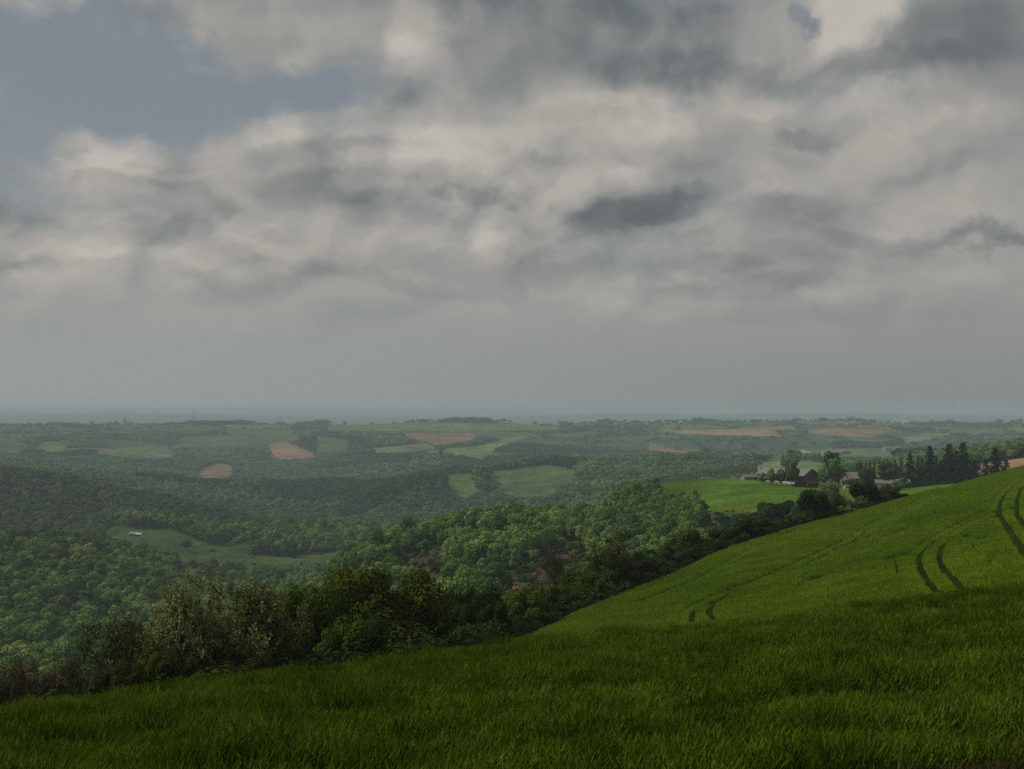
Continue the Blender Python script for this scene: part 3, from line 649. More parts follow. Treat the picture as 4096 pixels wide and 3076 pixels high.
# ------------------------------------------------------------------ masses nobody could count: points + plant shapes in one object
def stuff(name, label, cat, variants, mats, pts, scale, rot, kind, tilt=None):
    """variants: list of (V, F, M); pts Nx3; scale Nx3; one object with a geometry-nodes scatter"""
    Vs, Fs, Ms, vid, n = [], [], [], [], 0
    for k, (V, Fq, Mi) in enumerate(variants):
        Vs.append(V); Fs.append(Fq + n); Ms.append(Mi); vid.append(np.full(len(V), k)); n += len(V)
    N_ = len(pts); vid.append(np.full(N_, -1)); vid = np.concatenate(vid).astype(np.int32)
    def pad(a, dim):
        z = np.zeros((n + N_, dim), np.float32); z[n:] = np.asarray(a).reshape(N_, dim); return z
    rv = np.zeros((N_, 3), np.float32); rv[:, 2] = rot
    if tilt is not None: rv[:, :2] = tilt
    kk = np.zeros(n + N_, np.int32); kk[n:] = kind
    me = mesh_np(name, np.vstack(Vs), np.vstack(Fs), mats, np.concatenate(Ms), loose=pts,
                 attrs={'vid': ('INT', vid), 'k': ('INT', kk), 'sc': ('FLOAT_VECTOR', pad(scale, 3)), 'rt': ('FLOAT_VECTOR', pad(rv, 3))})
    o = link(name, me); tag(o, label, cat, kind='stuff')
    g = bpy.data.node_groups.new('scatter', 'GeometryNodeTree')
    g.interface.new_socket('Geometry', in_out='INPUT', socket_type='NodeSocketGeometry')
    g.interface.new_socket('Geometry', in_out='OUTPUT', socket_type='NodeSocketGeometry')
    A = g.nodes.new; gi = A('NodeGroupInput'); go = A('NodeGroupOutput'); K = g.links.new
    def named(nm, t):
        q = A('GeometryNodeInputNamedAttribute'); q.data_type = t; q.inputs[0].default_value = nm; return q.outputs[0]
    v = named('vid', 'INT')
    def sep(val):
        c = A('FunctionNodeCompare'); c.data_type = 'INT'; c.operation = 'EQUAL'; K(v, c.inputs[2]); c.inputs[3].default_value = val
        s = A('GeometryNodeSeparateGeometry'); s.domain = 'POINT'; K(gi.outputs[0], s.inputs[0]); K(c.outputs[0], s.inputs[1]); return s.outputs[0]
    j = A('GeometryNodeJoinGeometry')
    for k in range(len(variants)):
        t = A('GeometryNodeGeometryToInstance'); K(sep(k), t.inputs[0]); K(t.outputs[0], j.inputs[0])
    ip = A('GeometryNodeInstanceOnPoints'); ip.inputs['Pick Instance'].default_value = True
    K(sep(-1), ip.inputs['Points']); K(j.outputs[0], ip.inputs['Instance'])
    K(named('k', 'INT'), ip.inputs['Instance Index']); K(named('sc', 'FLOAT_VECTOR'), ip.inputs['Scale'])
    er = A('FunctionNodeEulerToRotation'); K(named('rt', 'FLOAT_VECTOR'), er.inputs[0]); K(er.outputs[0], ip.inputs['Rotation'])
    K(ip.outputs[0], go.inputs[0])
    md = o.modifiers.new('scatter', 'NODES'); md.node_group = g
    return o
def merged(TC):
    T, C = TC; a, b, _ = T.get(); c, d, _ = C.get()
    return np.vstack([a, c]), np.vstack([b, d + len(a)]), np.concatenate([np.zeros(len(b), int), np.ones(len(d), int)])

# ------------------------------------------------------------------ woods
def jit_grid(x0, x1, y0, y1, s, r):
    gx, gy = np.meshgrid(np.arange(x0, x1, s), np.arange(y0, y1, s * .92))
    gx = gx + (np.arange(gx.shape[0]) % 2)[:, None] * s * .5
    return (gx + r.uniform(-.38, .38, gx.shape) * s).ravel(), (gy + r.uniform(-.38, .38, gy.shape) * s).ravel()
HEDGETOP = [(-200, 690), (0, 690), (60, 665), (100, 650), (150, 612), (170, 600), (260, 597), (300, 592), (380, 578), (430, 590), (480, 590), (560, 590), (640, 580), (700, 548), (740, 525), (1024, 470)]
def build_woods():
    r = np.random.default_rng(21)
    near = [merged(crown_shape(100 + i, 10, 4.3, 2.2, nc, 1500, .40)) for i, nc in enumerate((16, 20, 13, 24))]
    nearb = [merged(crown_shape(120 + i, 10, 3.6, 2.6, nc, 1300, .38, clr=(.34, .55))) for i, nc in enumerate((12, 15))]
    mid = [merged(crown_shape(140 + i, 10, 4.4, 2, nc, 420, .72)) for i, nc in enumerate((10, 13, 8))]
    far = [merged(crown_shape(160 + i, 10, 4.8, 2, nc, 130, 1.25)) for i, nc in enumerate((6, 7, 5))]
    near = near + nearb + [merged(crown_shape(128, 12, 3.2, 2, 12, 1200, .38, clr=(.34, .55))), merged(crown_shape(129, 8, 4.6, 1, 20, 1400, .38, clr=(.2, .36)))]
    shr = [merged(crown_shape(180 + i, 4, 3.0, .2, nc, 900, .3)) for i, nc in enumerate((12, 9))]
    con = [merged(conifer_shape(190, 13, 2.6, 12, 7, .8))]
    zones = [(118, 300, 5.0), (300, 700, 6.6), (700, 1150, 6.9), (1150, 1900, 7.6), (1900, 2900, 9.5), (2900, 4600, 12.5)]
    out = {}
    def put(key, X, Y, Z, sc, kinds):
        out.setdefault(key, []).append((X, Y, Z, sc, kinds))
    indiv = []
    for zi, (y0, y1, s) in enumerate(zones):
        X, Y = jit_grid(-.62 * y1, .62 * y1, y0, y1, s, r)
        k = np.abs(X / Y) < .56; X, Y = X[k], Y[k]
        Z = ground(X, Y); lu, px, py = land_use(X, Y, Z)
        hgt = 10.0 * r.uniform(.62, 1.28, len(X)) * (1 + .3 * fbm(X / 60, Y / 60, 31))
        ok = (lu == 0) | ((lu == 3) & (r.uniform(0, 1, len(X)) < .75))
        hgt = np.where(lu == 3, r.uniform(1.2, 5.0, len(X)), hgt)
        ok |= (lu >= 10) & (lu < 15) & (r.uniform(0, 1, len(X)) < .07 + .5 * (fbm(X / 90, Y / 90, 55, 2) > .17))
        if y0 < 300:
            ok &= Y > crop_limit(X, Y) + 12
            hgt *= .55
        hgt = np.where((Y > 3750) & (Y < 4200), hgt * (1.1 + 2.2 * np.clip(fbm(X / 150, Y / 400, 66, 3), 0, 1)), hgt)
        low = (Y < 480) & (px > 700)
        hgt = np.where(low, 2.4, hgt); ok &= ~((Y < 620) & (px > 875))
        ok &= ~((Y > 540) & (Y < 690) & (px > 700) & (px < 915))
        ok &= ~((Y > 560) & (Y < 800) & (px > 905) & (px < 1100) & (r.uniform(0, 1, len(X)) < .5))
        # tall growth must not stand in front of the farm field and meadow views
        ok &= ~((Y > 620) & (Y < 1000) & (px > 640) & (px < 860) & (py < 500))
        hgt = np.where((px > 560) & (Y < 640), np.minimum(hgt, np.interp(Y, [500, 545, 570], [9, 6, 4])), hgt)
        pt = py - (hgt * .8) * F / Y
        for k_, (poly, a, c, *_r) in enumerate(PARCELS):
            if k_ > 4:
                bl = inpoly(px, pt, poly)
                for fr in (.5, .25): bl |= inpoly(px, py - hgt * fr * F / Y, poly)
                ok &= ~((Y < c) & (lu != 10 + k_) & bl)
        ok &= ~((Y < 640) & inpoly(px, pt, FARMPOLY)) & ~((lu == 0) & (Y < 600) & slope_scar(px, pt, 0 * Y + 400))
        ok &= seen(X, Y, Z + hgt, .003 if Y.min() > 1000 else .004)
        # hedgerows on the plateau thin out
        if y0 >= 1900:
            b, gap, idv = voronoi(X, Y, 210.0, 5)
            hedge = (gap < .07) & (py < 458); ok &= ~(hedge & (r.uniform(0, 1, len(X)) < .35)); hgt = np.where(hedge, hgt * .75, hgt)
        X, Y, Z, hgt, px, py, lu = [a[ok] for a in (X, Y, Z, hgt, px, py, lu)]
        py_top = py - hgt * F / Y
        rus = r.uniform(0, 1, len(X)) < np.where((px < 120) & (py < 545) & (py > 478), .5, np.where(px < 330, .14, .05))
        dark = (fbm(X / 230, Y / 230, 77, 3) > .07) & (Y > 1300)
        w = hgt / 10 * r.uniform(.72, 1.3, len(X)) * s / 6.9
        sc = np.stack([w, w, hgt / 10], 1)
        slope = (px > 320) & (Y < 700)
        if y1 <= 700:
            vis = (py_top < interp(HEDGETOP, px)) & (px > -8) & (px < 1032) & (hgt > 5) & (Y >= 300)
            cand = np.flatnonzero(vis)
        for i_ in range(len(X) if zi == 1 else 0): pass
        used = np.zeros(len(X), bool)
        if zi == 1:
            vis_size = hgt / Y * (1 + .25 * slope[...])
            cand = cand[np.argsort(-vis_size[cand])][:290]; used[cand] = True
            for i in cand: indiv.append((X[i], Y[i], Z[i], sc[i], bool(slope[i]), bool(rus[i]), px[i], py_top[i]))
        m = ~used
        if y0 < 300: sel = [('shrub', m)]
        elif y1 <= 700: sel = [('shrub', m & (hgt < 4)), ('slope', m & slope & (hgt >= 4)), ('near', m & ~slope & ~rus & (hgt >= 4)), ('russet', m & ~slope & rus & (hgt >= 4))]
        elif y1 <= 1150: sel = [('near', m & ~rus), ('russet', m & rus)]
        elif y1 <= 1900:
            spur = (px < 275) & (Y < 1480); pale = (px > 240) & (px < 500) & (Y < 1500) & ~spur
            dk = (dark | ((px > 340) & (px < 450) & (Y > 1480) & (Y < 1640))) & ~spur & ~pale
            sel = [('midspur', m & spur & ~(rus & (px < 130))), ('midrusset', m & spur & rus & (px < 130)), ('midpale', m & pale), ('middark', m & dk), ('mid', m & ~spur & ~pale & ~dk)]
        else: sel = [('far', m & ~dark), ('fardark', m & dark)]
        for key, q in sel:
            if q.any():
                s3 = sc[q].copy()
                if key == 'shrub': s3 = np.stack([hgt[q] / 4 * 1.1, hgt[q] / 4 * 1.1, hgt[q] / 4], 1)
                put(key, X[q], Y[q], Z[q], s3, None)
    spec = {
     'shrub': (shr, M['dark'], 'scrub', 'low dark green scrub filling the dip beyond the crop edge'),
     'slope': (near, M['slope'], 'woodland', 'dense fresh green wood covering the middle slope'),
     'near': (near, M['wood'], 'woodland', 'dense spring green wood on the steep hillside at the left'),
     'russet': (nearb, M['russet'], 'woodland', 'brownish just-leafing crowns scattered through the left hillside wood'),
     'mid': (mid, M['far'], 'woodland', 'hazy green wood on the hills beyond the valley'),
     'midspur': (mid, M['spur'], 'woodland', 'shade-darkened green wood on the spur sloping down to the valley meadow'),
     'midrusset': (mid, M['russet'], 'woodland', 'brownish wood on the upper left of the spur'),
     'midpale': (mid, M['pale'], 'woodland', 'pale green wood filling the valley floor beyond the meadow'),
     'middark': (mid, M['dark'], 'woodland', 'darker wood stands on the hills beyond the valley'),
     'far': (far, M['far'], 'woodland', 'far-off wood and hedgerows on the upland and ridge'),
     'fardark': (far, M['dark'], 'woodland', 'dark far-off wood stands on the upland'),
    }
    for key, parts in out.items():
        var, lm, nm, lab = spec[key]
        X = np.concatenate([p[0] for p in parts]); Y = np.concatenate([p[1] for p in parts]); Z = np.concatenate([p[2] for p in parts]); sc = np.vstack([p[3] for p in parts])
        print('stuff', key, len(X))
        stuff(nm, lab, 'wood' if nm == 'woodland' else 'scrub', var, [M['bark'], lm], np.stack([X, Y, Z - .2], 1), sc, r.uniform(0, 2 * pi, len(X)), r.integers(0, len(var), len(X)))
    # the trees that show largest, one object each
    ms = {}
    for k, (var, lm) in {'slope': (near, 'slope'), 'near': (near, 'wood'), 'russet': (nearb, 'russet')}.items():
        ms[k] = [mesh_np('broadleaf_tree', V, Fq, [M['bark'], M[lm]], Mi) for V, Fq, Mi in var]
    for i, (x, y, z, sc, sl_, ru, px, pt) in enumerate(indiv):
        key = 'slope' if sl_ else ('russet' if ru else 'near')
        o = link('broadleaf_tree', ms[key][i % len(ms[key])])
        o.location = (x, y, z - .3); o.scale = sc; o.rotation_euler = (0, 0, r.uniform(0, 6.28))
        if sl_:
            crest = np.interp(px, [353, 404, 444, 515, 562, 610, 675, 707], [538, 522, 511, 504, 495, 485, 485, 500])
            lv = 'along the crest' if pt < crest + 12 else ('on the upper part' if pt < crest + 35 else 'low down')
            wh = 'dark valley end' if px < 410 else ('left of the stony scars' if px < 480 else ('above the stony scars' if px < 590 else 'farm field end'))
            tag(o, f'green tree {lv} of the middle wooded slope, {wh}', 'tree', 'trees of the middle wooded slope')
        else:
            wh = 'low down behind the brown shrubs' if pt > 640 else ('above the blossom trees' if px > 150 else 'near the left edge of the view')
            c_ = 'brownish half-leafed' if ru else 'round green'
            tag(o, f'{c_} tree in the left hillside wood, {wh}', 'tree', 'trees of the left hillside wood')
build_woods()

# ------------------------------------------------------------------ the barley
TRACKS = [  # wheel tracks in the standing crop: picture points, half width in metres
 ([(697, 624), (691.4, 618), (692, 612), (706, 602), (734.5, 590), (768, 578), (802, 563), (836, 547.6), (856, 537.5), (870, 527), (904, 510), (946, 488), (975, 480)], .28),
 ([(722, 622), (712, 615), (709, 610), (714, 603), (731, 593), (760, 581.5), (800, 566), (840, 550), (862, 539), (880, 528), (912, 512), (954, 489)], .28),
 ([(946, 598), (927, 577), (920.5, 566), (919, 556), (927, 546), (939, 537.5), (950, 532), (971, 520), (998, 508)], .24),
 ([(972, 595), (954, 576), (942.5, 564.5), (939, 556), (942.5, 544), (951, 537.5), (963, 530), (986, 519), (1013, 505)], .24),
 ([(1060, 585), (1024, 549), (1010, 528.5), (999, 510), (1002, 498), (1010, 488), (1026, 474)], .26),
 ([(1060, 560), (1024, 522), (1017, 511.6), (1017, 501.5), (1020, 490), (1034, 476)], .26),
 ([(887, 538.6), (912, 528.5), (941, 513)], .16), ([(961, 539), (963, 551), (971, 563), (986.5, 576), (989, 583)], .07), ([(973, 541), (976, 546)], .2),
 ([(640, 604), (675, 590), (709, 575), (734.5, 561), (760, 547), (794, 531)], .28),
 ([(895, 558), (898, 570), (905, 575)], .14), ([(895, 564), (918, 562)], .14), ([(804, 588), (815, 580), (830, 577)], .14),
]
def build_crop():
    r = np.random.default_rng(5)
    def blade_tuft(seed, n, R, H, w, ears=True, seg=3, earlen=.13, earw=.016):
        q = np.random.default_rng(seed); A = Acc()
        for i in range(n):
            a = q.uniform(0, 6.28); rr = R * math.sqrt(q.uniform()); p = np.array([cos(a) * rr, sin(a) * rr, 0.0])
            h = H * q.uniform(.72, 1.08); ld = q.uniform(0, 6.28); lean = h * q.uniform(.01, .12)
            wd = q.uniform(0, 6.28); wv = np.array([cos(wd), sin(wd), 0]) * w
            t = np.linspace(0, 1, seg + 1); L_ = np.array([cos(ld), sin(ld), 0]) * lean + np.array([.03 * h, 0, 0])
            c = p + t[:, None] ** 2 * L_ + np.array([0, 0, 1]) * (h * t)[:, None]
            ww = np.interp(t, [0, .6, 1], [1, .8, .3 if not ears else .5])[:, None]
            V = np.stack([c - wv * ww, c + wv * ww], 1).reshape(-1, 3)
            A.add(V, [[2 * k, 2 * k + 1, 2 * k + 3, 2 * k + 2] for k in range(seg)], 0)
            if ears and q.uniform() < .8:
                e0 = c[-1]; dr = L_ / (np.linalg.norm(L_) + 1e-6) * q.uniform(.2, .9) + np.array([0, 0, 1]); dr /= np.linalg.norm(dr); e1 = e0 + dr * earlen * q.uniform(.8, 1.3)
                for k in range(2):
                    s_ = np.cross(dr, q.normal(size=3)); s_ /= np.linalg.norm(s_)
                    m_ = e0 * .55 + e1 * .45
                    A.add([e0, m_ + s_ * earw, e1, m_ - s_ * earw], [[0, 1, 2, 3]], 1)
            if q.uniform() < .45:           # a drooping leaf
                la = q.uniform(0, 6.28); z0 = h * q.uniform(.3, .75); b0 = c[min(seg, int(z0 / h * seg))]; o_ = np.array([cos(la), sin(la), 0])
                b1 = b0 + o_ * .06 * H / .7 + [0, 0, .12]; b2 = b0 + o_ * .13 * H / .7 + [0, 0, .14]; s_ = np.cross(o_, [0, 0, 1]) * w * 1.1
                A.add([b0 - s_, b0 + s_, b1 + s_, b1 - s_, b2 + s_ * .2, b2 - s_ * .2], [[0, 1, 2, 3], [3, 2, 4, 5]], 0)
        return A.get()
    # near crop
    X = r.uniform(-30, 30, 60000); Y = r.uniform(7.5, 44, 60000)
    k = (np.abs(X / Y) < .58); X, Y = X[k], Y[k]
    Z = ground(X, Y); lu, px, py = land_use(X, Y, Z)
    k = (lu == 1) & (r.uniform(0, 1, len(X)) < np.interp(Y, [8, 14, 44], [1, .9, .55]))
    # thin lines and patches where the crop stands lower
    X, Y, Z, px, py = [a[k] for a in (X, Y, Z, px, py)]
    lowp = fbm(X / 2.6, Y / 1.0, 91, 3)
    rut = np.abs(Y - (21 + .10 * X + 1.4 * fbm(X / 9, X * 0, 5, 2) * 2)) < .45
    rut &= (px > 560) & (px < 1040)
    h = (.92 + .95 * lowp) * np.where(rut, .55, 1) * r.uniform(.9, 1.1, len(X))
    var = [blade_tuft(i, 60, .24, CROP, .0030, True, 3, .15, .0075) for i in range(5)]
    w = np.ones(len(X)) * 1.1
    stuff('barley_crop', 'standing green barley rippling across the near rise', 'crop', var, [M['barley'], M['ear']], np.stack([X, Y, Z - .02], 1), np.stack([w, w, h], 1), r.uniform(-.6, .6, len(X)) + r.integers(0, 2, len(X)) * 0, r.integers(0, 5, len(X)))
    print('near tufts', len(X))
    # slope crop, wheel tracks left open
    segs = []
    for pts, hw in TRACKS:
        W = []
        p_ = np.array(pts, float); tt = np.arange(len(p_)); td = np.linspace(0, len(p_) - 1, len(p_) * 6)
        if len(p_) > 3: p_ = np.stack([pchip(tt, p_[:, 0], td), pchip(tt, p_[:, 1], td)], 1)
        for (x, y) in p_: W.append(hit(x, y, 48, 420, CROP * .6))
        W = np.array(W)
        # drop a point that missed the face of the slope
        keep = [0]
        for i in range(1, len(W)):
            if np.hypot(*(W[i] - W[keep[-1]])) < 45: keep.append(i)
        W = W[keep]; segs.append((W, hw))
    def track_mask(X, Y, extra=0.0):
        m = np.zeros(X.shape, bool)
        for W, hw in segs:
            for i in range(len(W) - 1):
                a, b = W[i], W[i + 1]; d = b - a; L2 = (d ** 2).sum() + 1e-9
                t = np.clip(((X - a[0]) * d[0] + (Y - a[1]) * d[1]) / L2, 0, 1)
                side = 1 + 1.0 * abs(d[0]) / (math.sqrt(L2) + 1e-6)
                m |= np.hypot(X - a[0] - t * d[0], Y - a[1] - t * d[1]) < hw * side + extra + .06 + .2 * np.interp(Y, [45, 120, 300], [.6, .85, 1.3])
        return m
    n = 620000
    Y = np.exp(r.uniform(math.log(42), math.log(330), n)) ; X = r.uniform(-.2, .60, n) * Y
    keepp = r.uniform(0, 1, n) < np.clip((Y / 330) ** .45, 0, 1); X, Y = X[keepp], Y[keepp]
    k = (Y < crop_limit(X, Y)); X, Y = X[k], Y[k]
    Z = ground(X, Y); k = seen(X, Y, Z + CROP, .02) & ~track_mask(X, Y); X, Y, Z = X[k], Y[k], Z[k]
    print('slope tufts', len(X))
    h = (.95 + .22 * fbm(X / 6, Y / 3, 17, 3)) * r.uniform(.96, 1.04, len(X))
    h *= np.where(track_mask(X, Y, .8), .5, 1)
    var = [blade_tuft(50 + i, 46, .44, CROP, .016, True, 2, .13, .022) for i in range(4)]
    w = np.interp(Y, [45, 120, 300], [.6, .85, 1.3])
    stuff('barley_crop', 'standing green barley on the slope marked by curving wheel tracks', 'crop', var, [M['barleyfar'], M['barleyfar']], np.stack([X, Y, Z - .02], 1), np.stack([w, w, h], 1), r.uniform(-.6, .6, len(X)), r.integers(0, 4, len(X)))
    # verge at our feet
    n = 22000; X = r.uniform(-9, 14, n); Y = r.uniform(4.5, 15, n); Z = ground(X, Y); lu, px, py = land_use(X, Y, Z)
    k = (lu == 0) | (Y < 8.5) | ((px > 250) & (Y < 13) & (r.uniform(0, 1, n) < .12)); X, Y, Z = X[k], Y[k], Z[k]
    var = [blade_tuft(80 + i, 44, .2, .5, .0035, True, 3, .07, .006) for i in range(3)]
    stuff('verge_grass', 'brownish seeding grass on the verge at the bottom right', 'grass', var, [M['verge'], M['verge']], np.stack([X, Y, Z - .02], 1), np.ones((len(X), 3)), r.uniform(0, 6.28, len(X)), r.integers(0, 3, len(X)))
build_crop()

# ------------------------------------------------------------------ single plants
proto('oak', crown_shape(301, 12, 6.6, 1.0, 44, 17000, .20, clr=(.17, .33), lumpy=.86, shoots=260), M['bark'], M['oak'])
proto('hedge', crown_shape(302, 9, 4.6, .2, 34, 13000, .17, clr=(.2, .36), lumpy=.85, shoots=240), M['bark'], M['dark'])
proto('hedge2', crown_shape(303, 9, 4.0, .2, 28, 11000, .17, clr=(.22, .38), lumpy=.85, shoots=220), M['bark'], M['dark'])
proto('hedge3', crown_shape(304, 9, 5.2, .2, 40, 13000, .18, clr=(.16, .3), lumpy=.9, shoots=300), M['bark'], M['twigleaf'])
proto('rosy', crown_shape(305, 4, 3.6, 0, 38, 15000, .085, clr=(.14, .26), lumpy=.9, shoots=320), M['bark'], M['rosy'])
proto('blossom', twig_shape(306, 8, stems=4, levels=5, kids=(2, 5), leaf=(.065, 9), rad=.12, spread=.62), M['bark'], M['blossom'])
proto('blossom2', twig_shape(307, 8, stems=5, levels=5, kids=(2, 4), leaf=(.07, 12), rad=.10, spread=.7, low=.15), M['bark'], M['blossom'])
proto('sparse', crown_shape(308, 9, 4.6, 3.6, 26, 3000, .13, clr=(.16, .28), lumpy=.95, shoots=160), M['bark'], M['airy'])
proto('tall', crown_shape(309, 12, 3.6, 2.6, 34, 3600, .15, clr=(.18, .3), lumpy=.95, shoots=160), M['bark'], M['airy'])
proto('bare', twig_shape(310, 11, stems=3, levels=5, kids=(2, 4), leaf=(.09, 1), rad=.17, spread=.5, low=.35), M['bark'], M['twigleaf'])
proto('palebare', twig_shape(311, 10, stems=4, levels=5, kids=(4, 6), leaf=(.12, 1), rad=.13, spread=.5, low=.2), M['palebark'], M['blossom'])
proto('conifer', conifer_shape(312, 22, 4.0, 26, 11, .75), M['bark'], M['conifer'])
proto('conifer2', conifer_shape(313, 20, 3.4, 22, 10, .75), M['bark'], M['conifer'])
proto('farm', crown_shape(314, 10, 4.4, .6, 20, 3000, .42, clr=(.25, .42)), M['bark'], M['slope'])
proto('farmdark', crown_shape(315, 10, 4.4, .3, 18, 3000, .42, clr=(.28, .45)), M['bark'], M['dark'])
proto('farmrusset', crown_shape(316, 10, 4.8, 1.5, 26, 2200, .36, clr=(.16, .3)), M['bark'], M['russet'])
proto('slender', crown_shape(317, 16, 3.6, 6.0, 16, 2600, .42, clr=(.3, .5)), M['bark'], M['wood'])
proto('midtree', crown_shape(318, 10, 4.4, .8, 12, 600, .8), M['bark'], M['far'])
proto('gorse', crown_shape(319, 1.8, 1.5, 0, 9, 900, .16, clr=(.3, .5)), M['bark'], M['gorse'])

def plant(key, name, cat, label, x, ytop, wpx, d, group=None, sink=.3, parts=True):
    tme, cme, w, h = protos[key]
    u, vt = pix(x, ytop); X = u * d; z = float(ground(X, d)) - sink
    H = max(vt * d - z, 1.0)
    e = bpy.data.objects.new(name, None); COL.objects.link(e); e.location = (X, d, z)
    sx = wpx / F * d / w; e.scale = (sx, sx, H / h); e.rotation_euler = (0, 0, (x * 37.7 + d) % 6.28)
    tag(e, label, cat, group)
    link('trunk', tme, e)
    if cme: link('crown', cme, e)
    return e
def edge_d(x): return float(np.interp(x, [0, 250, 400, 500, 531, 545], [44, 52, 66, 90, 108, 112])) if x < 545 else float(interp(EDGE_D, x))
HG = 'trees and shrubs of the hedge along the barley'
HEDGE = [
 ('rosy', 'rosy_shrub', 'shrub', 'wide pinkish brown shrub at the left edge behind the barley', 34, 660, 74, 5),
 ('rosy', 'rosy_shrub', 'shrub', 'smaller pinkish brown shrub cut by the left edge of the view', 4, 674, 44, 3),
 ('rosy', 'rosy_shrub', 'shrub', 'pinkish brown shrub under the thin-stemmed leafy tree', 92, 664, 42, 7),
 ('sparse', 'open_tree', 'tree', 'open tree with thin dark stems left of the blossom trees', 114, 614, 66, 9),
 ('sparse', 'open_tree', 'tree', 'thin open tree between the stemmed tree and the blossom', 146, 624, 40, 12),
 ('hedge3', 'hedge_bush', 'bush', 'olive green bush at the foot of the thin-stemmed tree', 122, 664, 44, 5),
 ('hedge', 'hedge_bush', 'bush', 'dark low bush left of the blossom trees', 150, 654, 40, 6),
 ('blossom', 'blossom_tree', 'tree', 'leftmost of the three big grey-white blossom trees', 180, 595, 78, 8),
 ('blossom2', 'blossom_tree', 'tree', 'middle and widest of the big grey-white blossom trees', 220, 586, 110, 10),
 ('blossom', 'blossom_tree', 'tree', 'rightmost of the big blossom trees, against the dark hedge', 258, 591, 74, 11),
 ('blossom2', 'blossom_shrub', 'shrub', 'small blossom shrub with pale sprays against the dark hedge', 282, 641, 36, 7),
 ('hedge3', 'hedge_bush', 'bush', 'olive bush below the leftmost blossom tree', 176, 648, 46, 5),
 ('hedge', 'hedge_bush', 'bush', 'dark bush below the middle blossom tree', 205, 642, 54, 13),
 ('hedge3', 'hedge_bush', 'bush', 'olive bush below the rightmost blossom tree', 240, 648, 50, 6),
 ('hedge2', 'hedge_tree', 'tree', 'dark green tree directly behind the rightmost blossom tree', 270, 597, 46, 20),
 ('hedge', 'hedge_tree', 'tree', 'dark tree with a rounded top right of the blossom trees', 300, 588, 68, 15),
 ('hedge2', 'hedge_tree', 'tree', 'dark tree between the rounded hedge tree and the oak', 326, 599, 50, 14),
 ('oak', 'oak_tree', 'tree', 'smaller yellow-green oak just left of the big oak', 346, 570, 66, 26),
 ('oak', 'oak_tree', 'tree', 'big spreading yellow-green oak, largest tree of the hedge', 387, 572, 116, 14),
 ('hedge', 'hedge_tree', 'tree', 'dark low tree under the left side of the big oak', 352, 618, 60, 8),
 ('hedge2', 'hedge_tree', 'tree', 'dark low tree under the right side of the big oak', 416, 617, 46, 10),
 ('hedge3', 'hedge_tree', 'tree', 'olive tree just right of the big oak', 432, 593, 46, 26),
 ('hedge3', 'hedge_bush', 'bush', 'rounded fringed bush at the crop edge right of the big oak', 460, 628, 46, 6),
 ('hedge', 'hedge_tree', 'tree', 'dark tree behind the rounded fringed bush', 455, 604, 44, 20),
 ('hedge3', 'hedge_tree', 'tree', 'olive brown tree behind the narrow dark bush', 478, 587, 46, 34),
 ('hedge2', 'hedge_bush', 'bush', 'narrow dark upright bush where the two barley slopes meet', 494, 603, 28, 6),
 ('hedge', 'hedge_tree', 'tree', 'dark hedge tree right of the narrow upright bush', 520, 592, 46, 10),
 ('hedge3', 'hedge_tree', 'tree', 'thin olive hedge tree beside the leafless forked tree, lower left', 545, 588, 44, 12),
 ('hedge2', 'hedge_bush', 'bush', 'reddish-dark bush low at the corner of the slope field', 541, 612, 30, 4),
 ('hedge3', 'hedge_tree', 'tree', 'olive hedge tree in front of the leafless forked tree', 560, 588, 34, 8),
 ('bare', 'leafless_tree', 'tree', 'leafless forked tree standing out against the stony slope', 567, 543, 52, 12),
 ('hedge', 'hedge_bush', 'bush', 'large round dark bush at the crop edge between the two tall thin trees', 586, 572, 46, 6),
 ('tall', 'thin_tree', 'tree', 'tall thin-leaved upright tree above the hedge', 610, 532, 44, 10),
 ('hedge2', 'hedge_bush', 'bush', 'dark bush at the foot of the tall thin-leaved tree', 610, 570, 36, 5),
 ('hedge3', 'hedge_tree', 'tree', 'olive tree just right of the tall thin-leaved tree', 636, 553, 40, 8),
 ('hedge', 'hedge_bush', 'bush', 'dark bush right of the olive hedge tree on the steep edge', 657, 560, 36, 5),
 ('hedge3', 'hedge_tree', 'tree', 'upright olive bush halfway up the crop edge', 673, 546, 34, 8),
 ('hedge2', 'hedge_tree', 'tree', 'dark tree halfway up the crop edge', 692, 529, 42, 12),
 ('hedge', 'hedge_bush', 'bush', 'dark bush leaning over the crop edge beside the halfway tree', 709, 541, 36, 5),
 ('hedge2', 'hedge_bush', 'bush', 'dark bush on the crop edge below the farm field corner', 728, 528, 34, 7),
 ('hedge3', 'hedge_bush', 'bush', 'round dark bush on the crop edge under the farm field', 751, 517, 32, 6),
 ('hedge', 'hedge_bush', 'bush', 'low dark bush on the crop edge, left of the two dark trees', 776, 520, 28, 5),
 ('hedge3', 'hedge_bush', 'bush', 'small bush at the left foot of the paired dark trees', 795, 513, 22, 5),
 ('hedge', 'hedge_tree', 'tree', 'left one of the paired dark trees below the barn', 813, 490, 27, 6),
 ('hedge2', 'hedge_tree', 'tree', 'right one of the paired dark trees below the barn', 827, 497, 20, 6),
 ('palebare', 'leafless_tree', 'tree', 'pale leafless tree in the hedge in front of the farm', 834, 484, 26, 14),
 ('blossom2', 'blossom_shrub', 'shrub', 'low pale blossom shrub beside the pale leafless tree', 845, 507, 24, 5),
 ('hedge', 'hedge_tree', 'tree', 'left one of the two broad green trees below the farmhouse', 866, 483, 30, 12),
 ('hedge3', 'hedge_tree', 'tree', 'right one of the two broad green trees below the farmhouse', 885, 486, 30, 10),
 ('blossom', 'blossom_shrub', 'shrub', 'small blossoming shrub in front of the two broad green trees', 861, 497, 20, 5),
 ('hedge2', 'hedge_bush', 'bush', 'small bush at the right end of the hedge', 901, 495, 16, 5),
]
